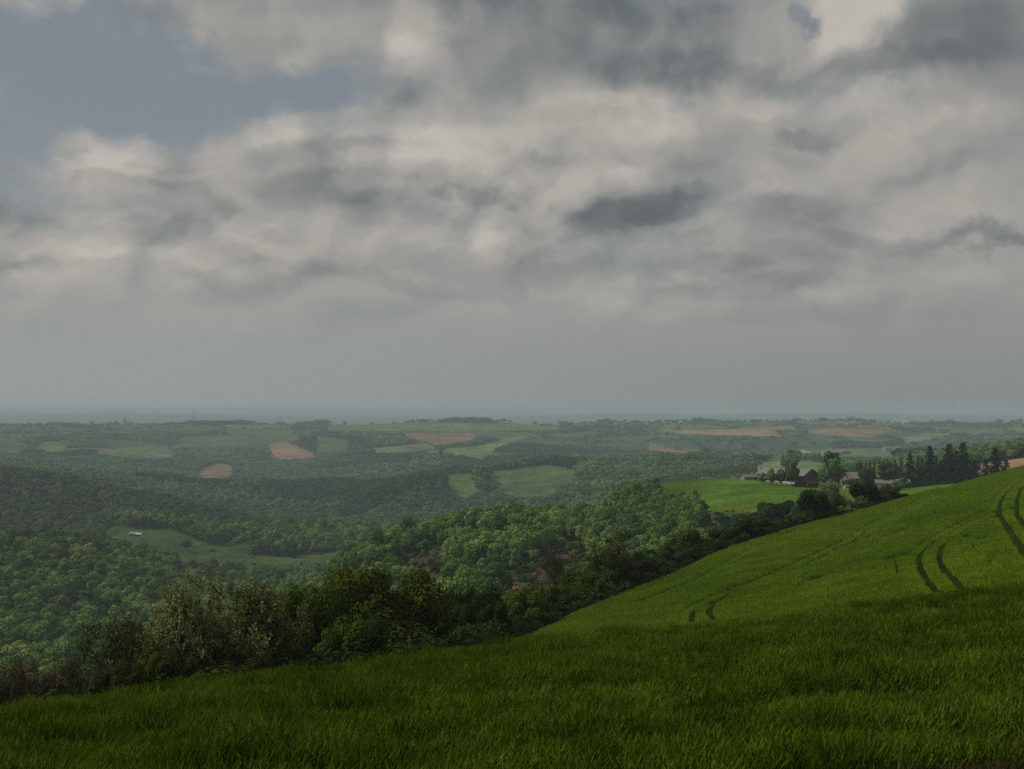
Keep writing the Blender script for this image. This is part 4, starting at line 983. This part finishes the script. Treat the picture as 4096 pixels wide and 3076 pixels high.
for k, nm, cat, lab, x, yt, w, dd in HEDGE: plant(k, nm, cat, lab, x, yt, w, edge_d(x) + dd, HG)
for x, yt, w, dd, lab in ((768, 503, 20, 70, 'left'), (784, 501, 20, 74, 'middle'), (798, 505, 18, 66, 'right')):
    plant('farmdark', 'scrub_bush', 'bush', f'{lab} one of the three bluish bushes at the lower edge of the farm field', x, yt, w, 270 + dd, 'bluish bushes below the farm field')
# farm and the trees round it
FT = [
 ('farm', 'farm_tree', 'upright tree directly in front of the big barn', 792, 461.5, 13, 576),
 ('farm', 'farm_bush', 'round bush at the left front of the big barn', 771.5, 469, 11, 578),
 ('farm', 'farm_bush', 'low bush at the left end of the big barn', 762, 473, 9, 584),
 ('farmrusset', 'farm_bush', 'thin pale bush in front of the barn between round bush and upright tree', 781, 469, 10, 575),
 ('slender', 'slender_tree', 'tallest tree of the farmyard, round top on a bare stem', 831.5, 451.5, 15, 596),
 ('farmdark', 'farm_bush', 'dark ivy-like bush at the foot of the tallest farmyard tree', 838, 466, 17, 592),
 ('farm', 'farm_bush', 'green bush between the barn gable and the tallest tree', 824, 469, 10, 590),
 ('farmdark', 'farm_tree', 'dense round dark tree in front of the farmhouse roof', 867, 468.5, 14.5, 566),
 ('farmrusset', 'farm_tree', 'reddish half-leafed tree right of the farmhouse', 889.5, 463, 22, 580),
 ('farmdark', 'farm_bush', 'low dark bushes beside the house wall', 848, 479, 10, 575),
 ('farm', 'farm_tree', 'bright green tree behind the farmhouse ridge', 857, 462, 16, 650),
 ('farm', 'farm_tree', 'green tree behind the low shed', 884, 459, 15, 668),
 ('farm', 'farm_bush', 'yellowish bush in front of the low shed', 902, 478, 14, 560),
]
for k, nm, lab, x, yt, w, d in FT: plant(k, nm, 'tree' if 'tree' in nm else 'bush', lab, x, yt, w, d, 'trees around the farm')
CF = [('conifer2', 'single dark spruce nearest the farm', 910, 455, 13, 600), ('conifer', 'tall pointed dark spruce, second from the farm', 930, 447.5, 15, 610),
 ('conifer2', 'dark spruce in the gap between the pointed one and the tight pair', 941, 462, 12, 625), ('conifer', 'left spruce of the tall tight pair', 949, 445.5, 17, 606),
 ('conifer2', 'low spruce between the two tall ones', 956, 452, 14, 620), ('conifer', 'right and tallest spruce of the tight pair', 963, 443.5, 18, 612),
 ('conifer2', 'low dark spruce at the right foot of the tallest one', 974, 462, 12, 600), ('conifer2', 'lone dark spruce in front of the brown field', 995, 449, 17, 560),
 ('conifer2', 'half-hidden dark spruce left of the lone one', 986, 461, 10, 570), ('conifer2', 'low dark spruce right of the lone one', 1006, 461, 12, 555),
 ('conifer2', 'small dark spruce at the left of the spruce group', 920, 468, 10, 605)]
for k, lab, x, yt, w, d in CF: plant(k, 'spruce_tree', 'spruce', lab, x, yt - .5, w * 1.3, d, 'dark spruces right of the farm')
for i, (x, yt) in enumerate(((866, 463), (870, 461.5), (875, 462.5), (879, 460), (884, 461), (889, 462), (895, 460), (901, 458.5), (918, 457), (922, 459), (936, 456), (978, 459))):
    plant('conifer2', 'spruce_tree', 'spruce', 'small hazy spruce in the row behind the farmhouse' if x < 905 else 'hazy spruce standing behind the tall dark spruces', x, yt, 6.5, 700 + 13 * (i % 4), 'row of small spruces behind the farmhouse' if x < 905 else 'spruces behind the tall ones')
for x, yt, w, d, lab in ((1000, 452, 22, 830, 'bright green tree behind the lone spruce'), (1015, 447, 22, 850, 'bright green tree right of the lone spruce at the right edge'), (985, 452, 20, 860, 'bright green tree left of the lone spruce, further back'), (1030, 444, 24, 840, 'bright green tree cut by the right edge')):
    plant('farm', 'far_tree', 'tree', lab, x, yt, w, d)
MT = [(481, 465, 11, 'tallest tree of the hedge clump dividing the two meadows', 1585), (484, 472, 11, 'lower tree in the middle of the hedge clump dividing the meadows', 1560), (480, 477, 9, 'small tree on the left of the hedge clump dividing the meadows', 1550), (487, 481, 10, 'tree at the foot of the hedge clump dividing the meadows', 1530),
 (495, 463, 13, 'broad tree at the top right of the hedge clump', 1800), (525, 457.5, 9, 'round tree on the crest above the large sloping meadow, left one', 1830), (531, 456, 10, 'round tree on the crest above the large sloping meadow, right one', 1840), (441, 444, 4.5, 'lone upright tree on the bright narrow meadow', 2500),
 (706, 447, 8, 'dark tree rising above the wood left of the farm', 2000), (791, 450, 17, 'dark broad tree beside the hamlet behind the barn', 1250), (784, 455, 8, 'small dark tree left of the broad one behind the barn', 1250),
 (211, 548, 7, 'lone tree by the yellow gorse in the valley', 960), (187, 540, 10, 'pale round tree at the edge of the valley meadow', 940), (213, 558, 9, 'round tree at the near end of the valley meadow', 830), (277, 530, 15, 'big round tree at the right end of the valley meadow', 950), (266, 537, 14, 'round tree at the tip of the wooded spur', 960), (288, 538, 12, 'low round tree right of the valley meadow', 930)]
for x, yt, w, lab, d in MT: plant('midtree', 'field_tree', 'tree', lab, x, yt, w, d, 'single trees of the valley and hills')
SKT = [(48, 423), (70, 423), (92, 421.5), (110, 421.5), (116, 421), (150, 423), (186, 422.5), (193, 422), (345, 421.5), (372, 422.5), (394, 422), (409, 420.5), (413, 419.5), (420, 420), (424, 419), (427, 420), (448, 420.5), (478, 418.5), (483, 417.5), (488, 418), (498, 419.5), (503, 419), (510, 420.5), (535, 421.5), (583, 421.5), (600, 419.5), (607, 418.5), (612, 420), (620, 421), (637, 420), (700, 421), (754, 419.3), (760, 420), (771, 420.5), (818, 420), (832, 419.5), (850, 418.5), (857, 417.8), (864, 419), (872, 419.4), (931, 420), (949, 419.5), (999, 419), (1012, 420), (1020, 418.5)]
for i, (x, yt) in enumerate(SKT):
    lf = 'left' if x < 340 else ('middle' if x < 650 else 'right')
    plant('midtree', 'skyline_tree', 'tree', f'tiny tree on the skyline of the far ridge, {lf} third of the view', x, yt, (424.5 - yt) * 1.15 + (i * 7 % 4) * .4, 3930 + (i * 53 % 90), f'skyline trees in the {lf} third')
rr_ = random.Random(4)
for i, (x, y) in enumerate(((407, 581), (411, 577), (431, 570), (434, 568.5), (439, 562), (447, 554), (421, 588), (497, 588), (507, 586), (515, 588), (531, 568), (534, 576), (539, 571), (541, 562), (595, 537), (594, 541), (488, 592))):
    X, Y = hit(x, y, 300, 640, 1.0)
    plant('gorse', 'gorse_bush', 'bush', 'orange-yellow gorse bush on the left stony scar' if x < 460 else 'orange-yellow gorse bush on the right stony scar', x, y - 2, 5.5 + rr_.random() * 3, float(Y), 'gorse on the ' + ('left' if x < 460 else 'right') + ' stony scar', sink=.2)
for x, y in ((727, 511), (733, 512), (741, 511.5), (747, 512.5)):
    X, Y = hit(x, y, 380, 480, 0)
    plant('gorse', 'gorse_bush', 'bush', 'yellow gorse at the lower edge of the farm field', x, y - 2.2, 5.5, float(Y), 'gorse below the farm field', sink=.2)
for x, y, w, d in ((197, 545, 7, 985), ):
    plant('gorse', 'gorse_bush', 'bush', 'orange-yellow gorse bush beside the valley meadow', x, y, w, d)

# undergrowth that closes the foot of the hedge
def undergrowth():
    r = np.random.default_rng(9); n = 1500
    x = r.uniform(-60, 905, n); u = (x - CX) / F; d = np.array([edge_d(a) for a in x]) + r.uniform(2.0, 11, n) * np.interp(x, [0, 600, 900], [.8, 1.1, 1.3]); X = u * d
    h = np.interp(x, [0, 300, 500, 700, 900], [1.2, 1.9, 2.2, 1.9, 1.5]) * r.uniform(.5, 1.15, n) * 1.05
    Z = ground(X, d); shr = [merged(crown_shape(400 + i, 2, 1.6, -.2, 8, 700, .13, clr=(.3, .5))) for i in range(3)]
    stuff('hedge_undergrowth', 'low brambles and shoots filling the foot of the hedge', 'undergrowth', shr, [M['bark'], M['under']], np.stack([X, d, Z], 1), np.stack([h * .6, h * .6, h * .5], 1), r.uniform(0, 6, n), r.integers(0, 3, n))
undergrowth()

# ------------------------------------------------------------------ buildings
M['tin'] = plain('grey_sheet_roof', (.125, .122, .118), .6, s=.6, lo=.85, hi=1.15, stretch=(6, .3, 1))
M['slate'] = plain('grey_tile_roof', (.15, .135, .12), .8, s=1.2, lo=.75, hi=1.2)
M['redtile'] = plain('red_tile_roof', (.17, .085, .06), .8, s=1.2, lo=.8, hi=1.2)
M['timber'] = plain('dark_timber', (.055, .042, .032), .85, s=1.5, lo=.7, hi=1.3, stretch=(8, 8, .3))
M['brick'] = plain('brick_stone', (.16, .115, .08), .85, s=3, lo=.7, hi=1.3)
M['white'] = plain('white_render', (.42, .41, .38), .8, s=1, lo=.85, hi=1.1)
M['cream'] = plain('cream_render', (.20, .175, .14), .8, s=1, lo=.85, hi=1.1)
M['red'] = plain('red_paint', (.35, .04, .03), .5, s=1, lo=.8, hi=1.2)
M['glass'] = plain('dark_glass', (.02, .025, .03), .15, s=1, lo=.9, hi=1.1)
M['tyre'] = plain('tyre_rubber', (.02, .02, .02), .8)
M['carwhite'] = plain('white_paint', (.6, .6, .6), .35, s=1, lo=.95, hi=1.05)
M['inside'] = plain('barn_floor', (.10, .085, .06), .9)
def poly_obj(name, V, Fs, mat, parent):
    me = bpy.data.meshes.new(name); me.from_pydata([tuple(v) for v in V], [], Fs); me.materials.append(mat); me.update()
    return link(name, me, parent)
def box_obj(name, c, s, mat, parent, rz=0):
    x, y, z = s[0] / 2, s[1] / 2, s[2] / 2
    V = [(a * x, b * y, k * z) for k in (-1, 1) for a, b in ((-1, -1), (1, -1), (1, 1), (-1, 1))]
    o = poly_obj(name, V, [(0, 3, 2, 1), (4, 5, 6, 7), (0, 1, 5, 4), (1, 2, 6, 5), (2, 3, 7, 6), (3, 0, 4, 7)], mat, parent); o.location = c; o.rotation_euler = (0, 0, rz); return o
def gable_roof(parent, L_, W_, eave, ridge, mat, over=.5, th=.18):
    """ridge along local x"""
    hl = L_ / 2 + over; hw = W_ / 2; sl_ = (ridge - eave) / hw; ow = hw + over; ze = eave - over * sl_
    V = []
    for x in (-hl, hl):
        V += [(x, -ow, ze), (x, 0, ridge), (x, ow, ze), (x, -ow, ze + th), (x, 0, ridge + th), (x, ow, ze + th)]
    return poly_obj('roof', V, [(3, 4, 10, 9), (4, 5, 11, 10), (1, 0, 6, 7), (2, 1, 7, 8), (0, 3, 9, 6), (5, 2, 8, 11), (0, 1, 4, 3), (1, 2, 5, 4), (7, 6, 9, 10), (8, 7, 10, 11)], mat, parent)
def gable_walls(parent, L_, W_, eave, ridge, mat, name='wall', front=True):
    hl, hw = L_ / 2, W_ / 2; b = -1.5; t = .05
    V = [(-hl, -hw, b), (hl, -hw, b), (hl, hw, b), (-hl, hw, b), (-hl, -hw, eave - t), (hl, -hw, eave - t), (hl, hw, eave - t), (-hl, hw, eave - t), (-hl, 0, ridge - t), (hl, 0, ridge - t)]
    Fs = [(1, 2, 6, 9, 5), (3, 0, 4, 8, 7), (2, 3, 7, 6)] + ([(0, 1, 5, 4)] if front else [])
    return poly_obj(name, V, Fs, mat, parent)
def root(name, lab, cat, x, d, rz, group=None, dz=0.0):
    u, _ = pix(x, 480); X = u * d; e = bpy.data.objects.new(name, None); COL.objects.link(e)
    e.location = (X, d, float(ground(X, d)) + dz); e.rotation_euler = (0, 0, rz); tag(e, lab, cat, group); return e
# big barn: ridge recedes to the left, gable looks right
b = root('barn', 'big barn with long pale grey roof, open front and dark gable at the farm', 'barn', 788, 603, radians(-52 + 180) , dz=.3)
b.rotation_euler = (0, 0, radians(-52)); b.scale = (.87, .87, .87)
gable_walls(b, 32, 13, 4.6, 7.9, M['timber'], front=False); gable_roof(b, 32, 13, 4.6, 7.9, M['tin'], .9)
poly_obj('ridge_cap', [(-16.6, -.5, 8.05), (16.6, -.5, 8.05), (16.6, .5, 8.05), (-16.6, .5, 8.05), (-16.6, 0, 8.35), (16.6, 0, 8.35)], [(0, 1, 5, 4), (2, 3, 4, 5), (0, 4, 3), (1, 2, 5)], M['tin'], b)
for i in range(9): box_obj('post', (-15.6 + i * 3.9, -6.3, 2.2), (.35, .35, 4.8), M['red'] if i in (5, 6) else M['timber'], b)
box_obj('kerb_wall', (0, -6.8, .1), (32, .35, 1.1), M['white'], b)
box_obj('floor', (0, 0, -.25), (31, 12, .5), M['inside'], b)
box_obj('gable_door', (16.06, 1.5, 1.8), (.12, 3.4, 3.6), M['inside'], b)
box_obj('cladding', (16.07, -3.6, 3.9), (.1, 3.8, .35), M['inside'], b)
# farmhouse
h = root('farmhouse', 'brick farmhouse with grey tiled gable roof right of the tall tree', 'house', 857, 588, radians(28), dz=.3)
gable_walls(h, 13, 9, 4.6, 6.9, M['brick']); gable_roof(h, 13, 9, 4.6, 6.9, M['slate'], .6)
for y_, z_ in ((-2.2, 1.8), (2.0, 1.8), (0, 4.9)): 
    w_ = box_obj('window', (-6.53, y_, z_), (.1, .9, 1.2), M['glass'], h)
for x_ in (-4, -.8, 4): box_obj('window', (x_, -4.53, 2.2), (1.0, .1, 1.3), M['glass'], h)
box_obj('door', (1.8, -4.54, 1.0), (1.1, .1, 2.2), M['timber'], h); box_obj('chimney', (3.5, .4, 7.4), (.8, .8, 1.4), M['brick'], h)
h2 = root('annex', 'low grey-roofed annex sticking out behind the dense round tree', 'outbuilding', 870, 603, radians(8), dz=.4)
gable_walls(h2, 12, 6, 4.6, 5.9, M['brick']); gable_roof(h2, 12, 6, 4.6, 5.9, M['slate'], .5); box_obj('door', (0, -3.03, 1.2), (1.2, .1, 2.4), M['timber'], h2)
s_ = root('shed', 'low white-walled shed with pale roof beside the reddish tree', 'shed', 881, 577, radians(-14), dz=.2)
gable_walls(s_, 12, 6, 2.6, 3.9, M['white']); gable_roof(s_, 12, 6, 2.6, 3.9, M['tin'], .4)
for x_ in (-3, 3): box_obj('door', (x_, -3.04, .9), (1.7, .1, 2.2), M['timber'], s_)
s_ = root('shed', 'small pale-roofed shed under the single spruce', 'shed', 898, 592, radians(-8), dz=.2)
gable_walls(s_, 10, 5, 2.8, 3.9, M['timber']); gable_roof(s_, 10, 5, 2.8, 3.9, M['tin'], .4); box_obj('door', (0, -2.54, 1), (1.6, .1, 2.2), M['inside'], s_)
s_ = root('shed', 'low pale shed on the crest at the left end of the farm', 'shed', 750, 612, radians(22), dz=-.6)
gable_walls(s_, 9, 4, 1.9, 2.9, M['cream']); gable_roof(s_, 9, 4, 1.9, 2.9, M['tin'], .3); box_obj('door', (2, -2.04, .7), (1.2, .1, 1.8), M['timber'], s_)
def small_house(lab, x, d, L_, W_, ev, rg, wall, roof, rz=0, name='house', dz=.5):
    o = root(name, lab, 'house' if name == 'house' else name.replace('_', ' '), x, d, rz, dz=dz)
    gable_walls(o, L_, W_, ev, rg, wall); gable_roof(o, L_, W_, ev, rg, roof, .5)
    for k in (-.28, .05, .3): box_obj('window', (k * L_, -W_ / 2 - .04, ev * .55), (1.2, .1, 1.5), M['glass'], o)
    return o
small_house('white-roofed house in the valley meadow clearing', 134.5, 960, 6.5, 4.5, 2.2, 3.4, M['white'], M['slate'], radians(-8), dz=.8)
small_house('small bright white shed beside the valley house', 138.9, 955, 3.2, 3, 2.2, 3.0, M['white'], M['white'], radians(10), 'shed', dz=1.2)
small_house('red-roofed house on the skyline', 280, 3900, 26, 13, 8, 13, M['cream'], M['redtile'], 0, dz=4)
small_house('long pale building right of the red-roofed skyline house', 290, 3905, 30, 10, 5, 8, M['cream'], M['slate'], 0, 'long_building', dz=3)
small_house('left house of the hamlet behind the big barn', 765, 1330, 14, 8, 4.5, 7.5, M['cream'], M['slate'], radians(10), dz=6)
small_house('right house of the hamlet behind the big barn', 777, 1300, 12, 7, 4, 6.5, M['brick'], M['slate'], radians(-10), dz=7)
small_house('long pale farm building on the far slope behind the tallest farmyard tree', 832, 2500, 40, 12, 6, 10, M['cream'], M['slate'], radians(6), 'long_building', dz=12)
small_house('second pale building on the far slope right of the long one', 845, 2520, 24, 12, 6, 10, M['cream'], M['redtile'], radians(-12), dz=12)
small_house('pinkish house on the far slope at the right, left one of two', 888, 2600, 16, 9, 6, 10, M['cream'], M['redtile'], radians(12), dz=12)
small_house('pinkish house on the far slope at the right, right one of two', 898, 2610, 16, 9, 6, 10, M['cream'], M['redtile'], 0, dz=12)
small_house('reddish roofed farm on the far slope above the pale field', 944, 3300, 34, 11, 6, 10, M['brick'], M['redtile'], 0, 'farm_building', dz=12)
small_house('pale-roofed building in the upland fields left of the brown ridge field', 814, 3600, 26, 10, 5, 8, M['cream'], M['slate'], 0, dz=9)
small_house('cream house on the skyline above the brown ridge field', 851, 3920, 26, 11, 7, 11, M['cream'], M['slate'], 0, dz=7)
small_house('tiny white shed on the ridge at the right', 905, 3700, 12, 8, 5, 8, M['white'], M['white'], 0, 'shed', dz=9)
small_house('long low grey roof in the middle of the far ridge', 546, 3700, 40, 12, 5, 8, M['cream'], M['slate'], 0, 'long_building', dz=8)
# church and mast on the skyline
c = root('church', 'tiny church with a pointed spire on the left skyline', 'church', 129, 4000, 0, dz=0)
gable_walls(c, 24, 11, 8, 13, M['brick']); gable_roof(c, 24, 11, 8, 13, M['slate'], .4)
box_obj('tower', (-14.6, 0, 9), (3.8, 3.8, 20), M['brick'], c)
poly_obj('spire', [(-16.6, -2, 18.9), (-12.6, -2, 18.9), (-12.6, 2, 18.9), (-16.6, 2, 18.9), (-14.6, 0, 32)], [(0, 1, 4), (1, 2, 4), (2, 3, 4), (3, 0, 4), (3, 2, 1, 0)], M['slate'], c)
m_ = root('radio_mast', 'thin radio mast standing on the left skyline', 'mast', 193.7, 3980, 0)
A_ = Acc()
for k in range(3): A_.tube([(cos(k * 2.09) * 1.0, sin(k * 2.09) * 1.0, 0), (cos(k * 2.09) * .7, sin(k * 2.09) * .7, 44)], [.35, .3], 0, 4)
for k in range(14):
    for q in range(3):
        a0, a1 = q * 2.09, (q + 1) * 2.09; A_.tube([(cos(a0) * .95, sin(a0) * .95, k * 3.1), (cos(a1) * .9, sin(a1) * .9, k * 3.1 + 3.1)], [.15, .15], 0, 3)
link('lattice', mesh_np('lattice', *A_.get()[:2], [M['slate']]), m_)
# farmyard bits
def car(lab, x, d, rz, paint, L_=4.2, H_=1.5, nm='parked_car', cat='car'):
    o = root(nm, lab, cat, x, d, rz, 'vehicles parked in the farmyard', dz=0)
    P_ = [(-L_ / 2, .3), (L_ / 2, .3), (L_ / 2, .85), (L_ * .3, .95), (L_ * .14, H_), (-L_ * .36, H_), (-L_ * .48, .95), (-L_ / 2, .9)]
    V = [(a, s * .85, z_) for s in (-1, 1) for a, z_ in P_]; n = len(P_)
    poly_obj('body', V, [tuple(range(n)), tuple(range(2 * n - 1, n - 1, -1))] + [(i, i + n, (i + 1) % n + n, (i + 1) % n) for i in range(n)], paint, o)
    for s in (-1, 1): box_obj('side_window', (-L_ * .1, s * .86, (H_ + .95) / 2), (L_ * .4, .03, (H_ - .95) * .7), M['glass'], o)
    for a in (-.32, .32):
        for s in (-1, 1):
            A = Acc(); A.tube([(0, -.12, 0), (0, .12, 0)], [.33, .33], 0, 12); w = link('wheel', mesh_np('wheel', *A.get()[:2], [M['tyre']]), o); w.location = (a * L_, s * .8, .33)
car('white car parked left of the red vehicle in the farmyard', 855.5, 560, radians(12), M['carwhite'])
car('white van parked at the corner of the brick farmhouse', 848.5, 562, radians(-10), M['carwhite'], 4.6, 2.0, 'parked_van', 'van')
car('small red vehicle with the whitish load below the dense round tree', 861.5, 558, radians(20), M['red'], 4.0, 1.9, 'farm_vehicle', 'farm vehicle')
for (x, d, n_, lab) in ((800, 574, 9, 'dark stack of logs in front of the barn gable, left part'), (812, 572, 8, 'dark stack of logs in front of the barn gable, right part')):
    A = Acc(); r3 = random.Random(x)
    for i in range(n_ * 5):
        lv = i // n_; cx = (i % n_ - n_ / 2) * .7 + lv * .3 + r3.uniform(-.1, .1)
        A.tube([(cx, -1.2 + r3.uniform(-.2, .2), .3 + lv * .5), (cx + .05, 1.2, .3 + lv * .5)], [.32, .3], 0, 6)
    o = link('log_pile', mesh_np('log_pile', *A.get()[:2], [M['timber']])); u = pix(x, 480)[0]; o.location = (u * d, d, float(ground(u * d, d))); tag(o, lab, 'log pile', 'log stacks by the barn')

# ------------------------------------------------------------------ air
def build_haze():
    x, y0, y1, z0, z1 = 31500, -60, 32600, -1200, 14
    z0 = float(min(ZT.min(), -400)) - 30
    V = [(-x, y0, z0), (x, y0, z0), (x, y1, z0), (-x, y1, z0), (-x, y0, z1), (x, y0, z1), (x, y1, z1), (-x, y1, z1)]
    me = mesh_np('haze', V, [[0, 3, 2, 1], [4, 5, 6, 7], [0, 1, 5, 4], [1, 2, 6, 5], [2, 3, 7, 6], [3, 0, 4, 7]])
    m, N, L = new_mat('air'); v = N.new('ShaderNodeVolumePrincipled'); v.inputs['Color'].default_value = (.52, .665, .715, 1)
    v.inputs['Density'].default_value = HAZE; v.inputs['Anisotropy'].default_value = 0.0
    o = N.new('ShaderNodeOutputMaterial'); L.new(v.outputs[0], o.inputs[1]); me.materials.append(m)
    tag(link('haze', me), 'thin blue haze thickening over the distant ridges', 'haze', kind='stuff')
HAZE = 0.00015
build_haze()
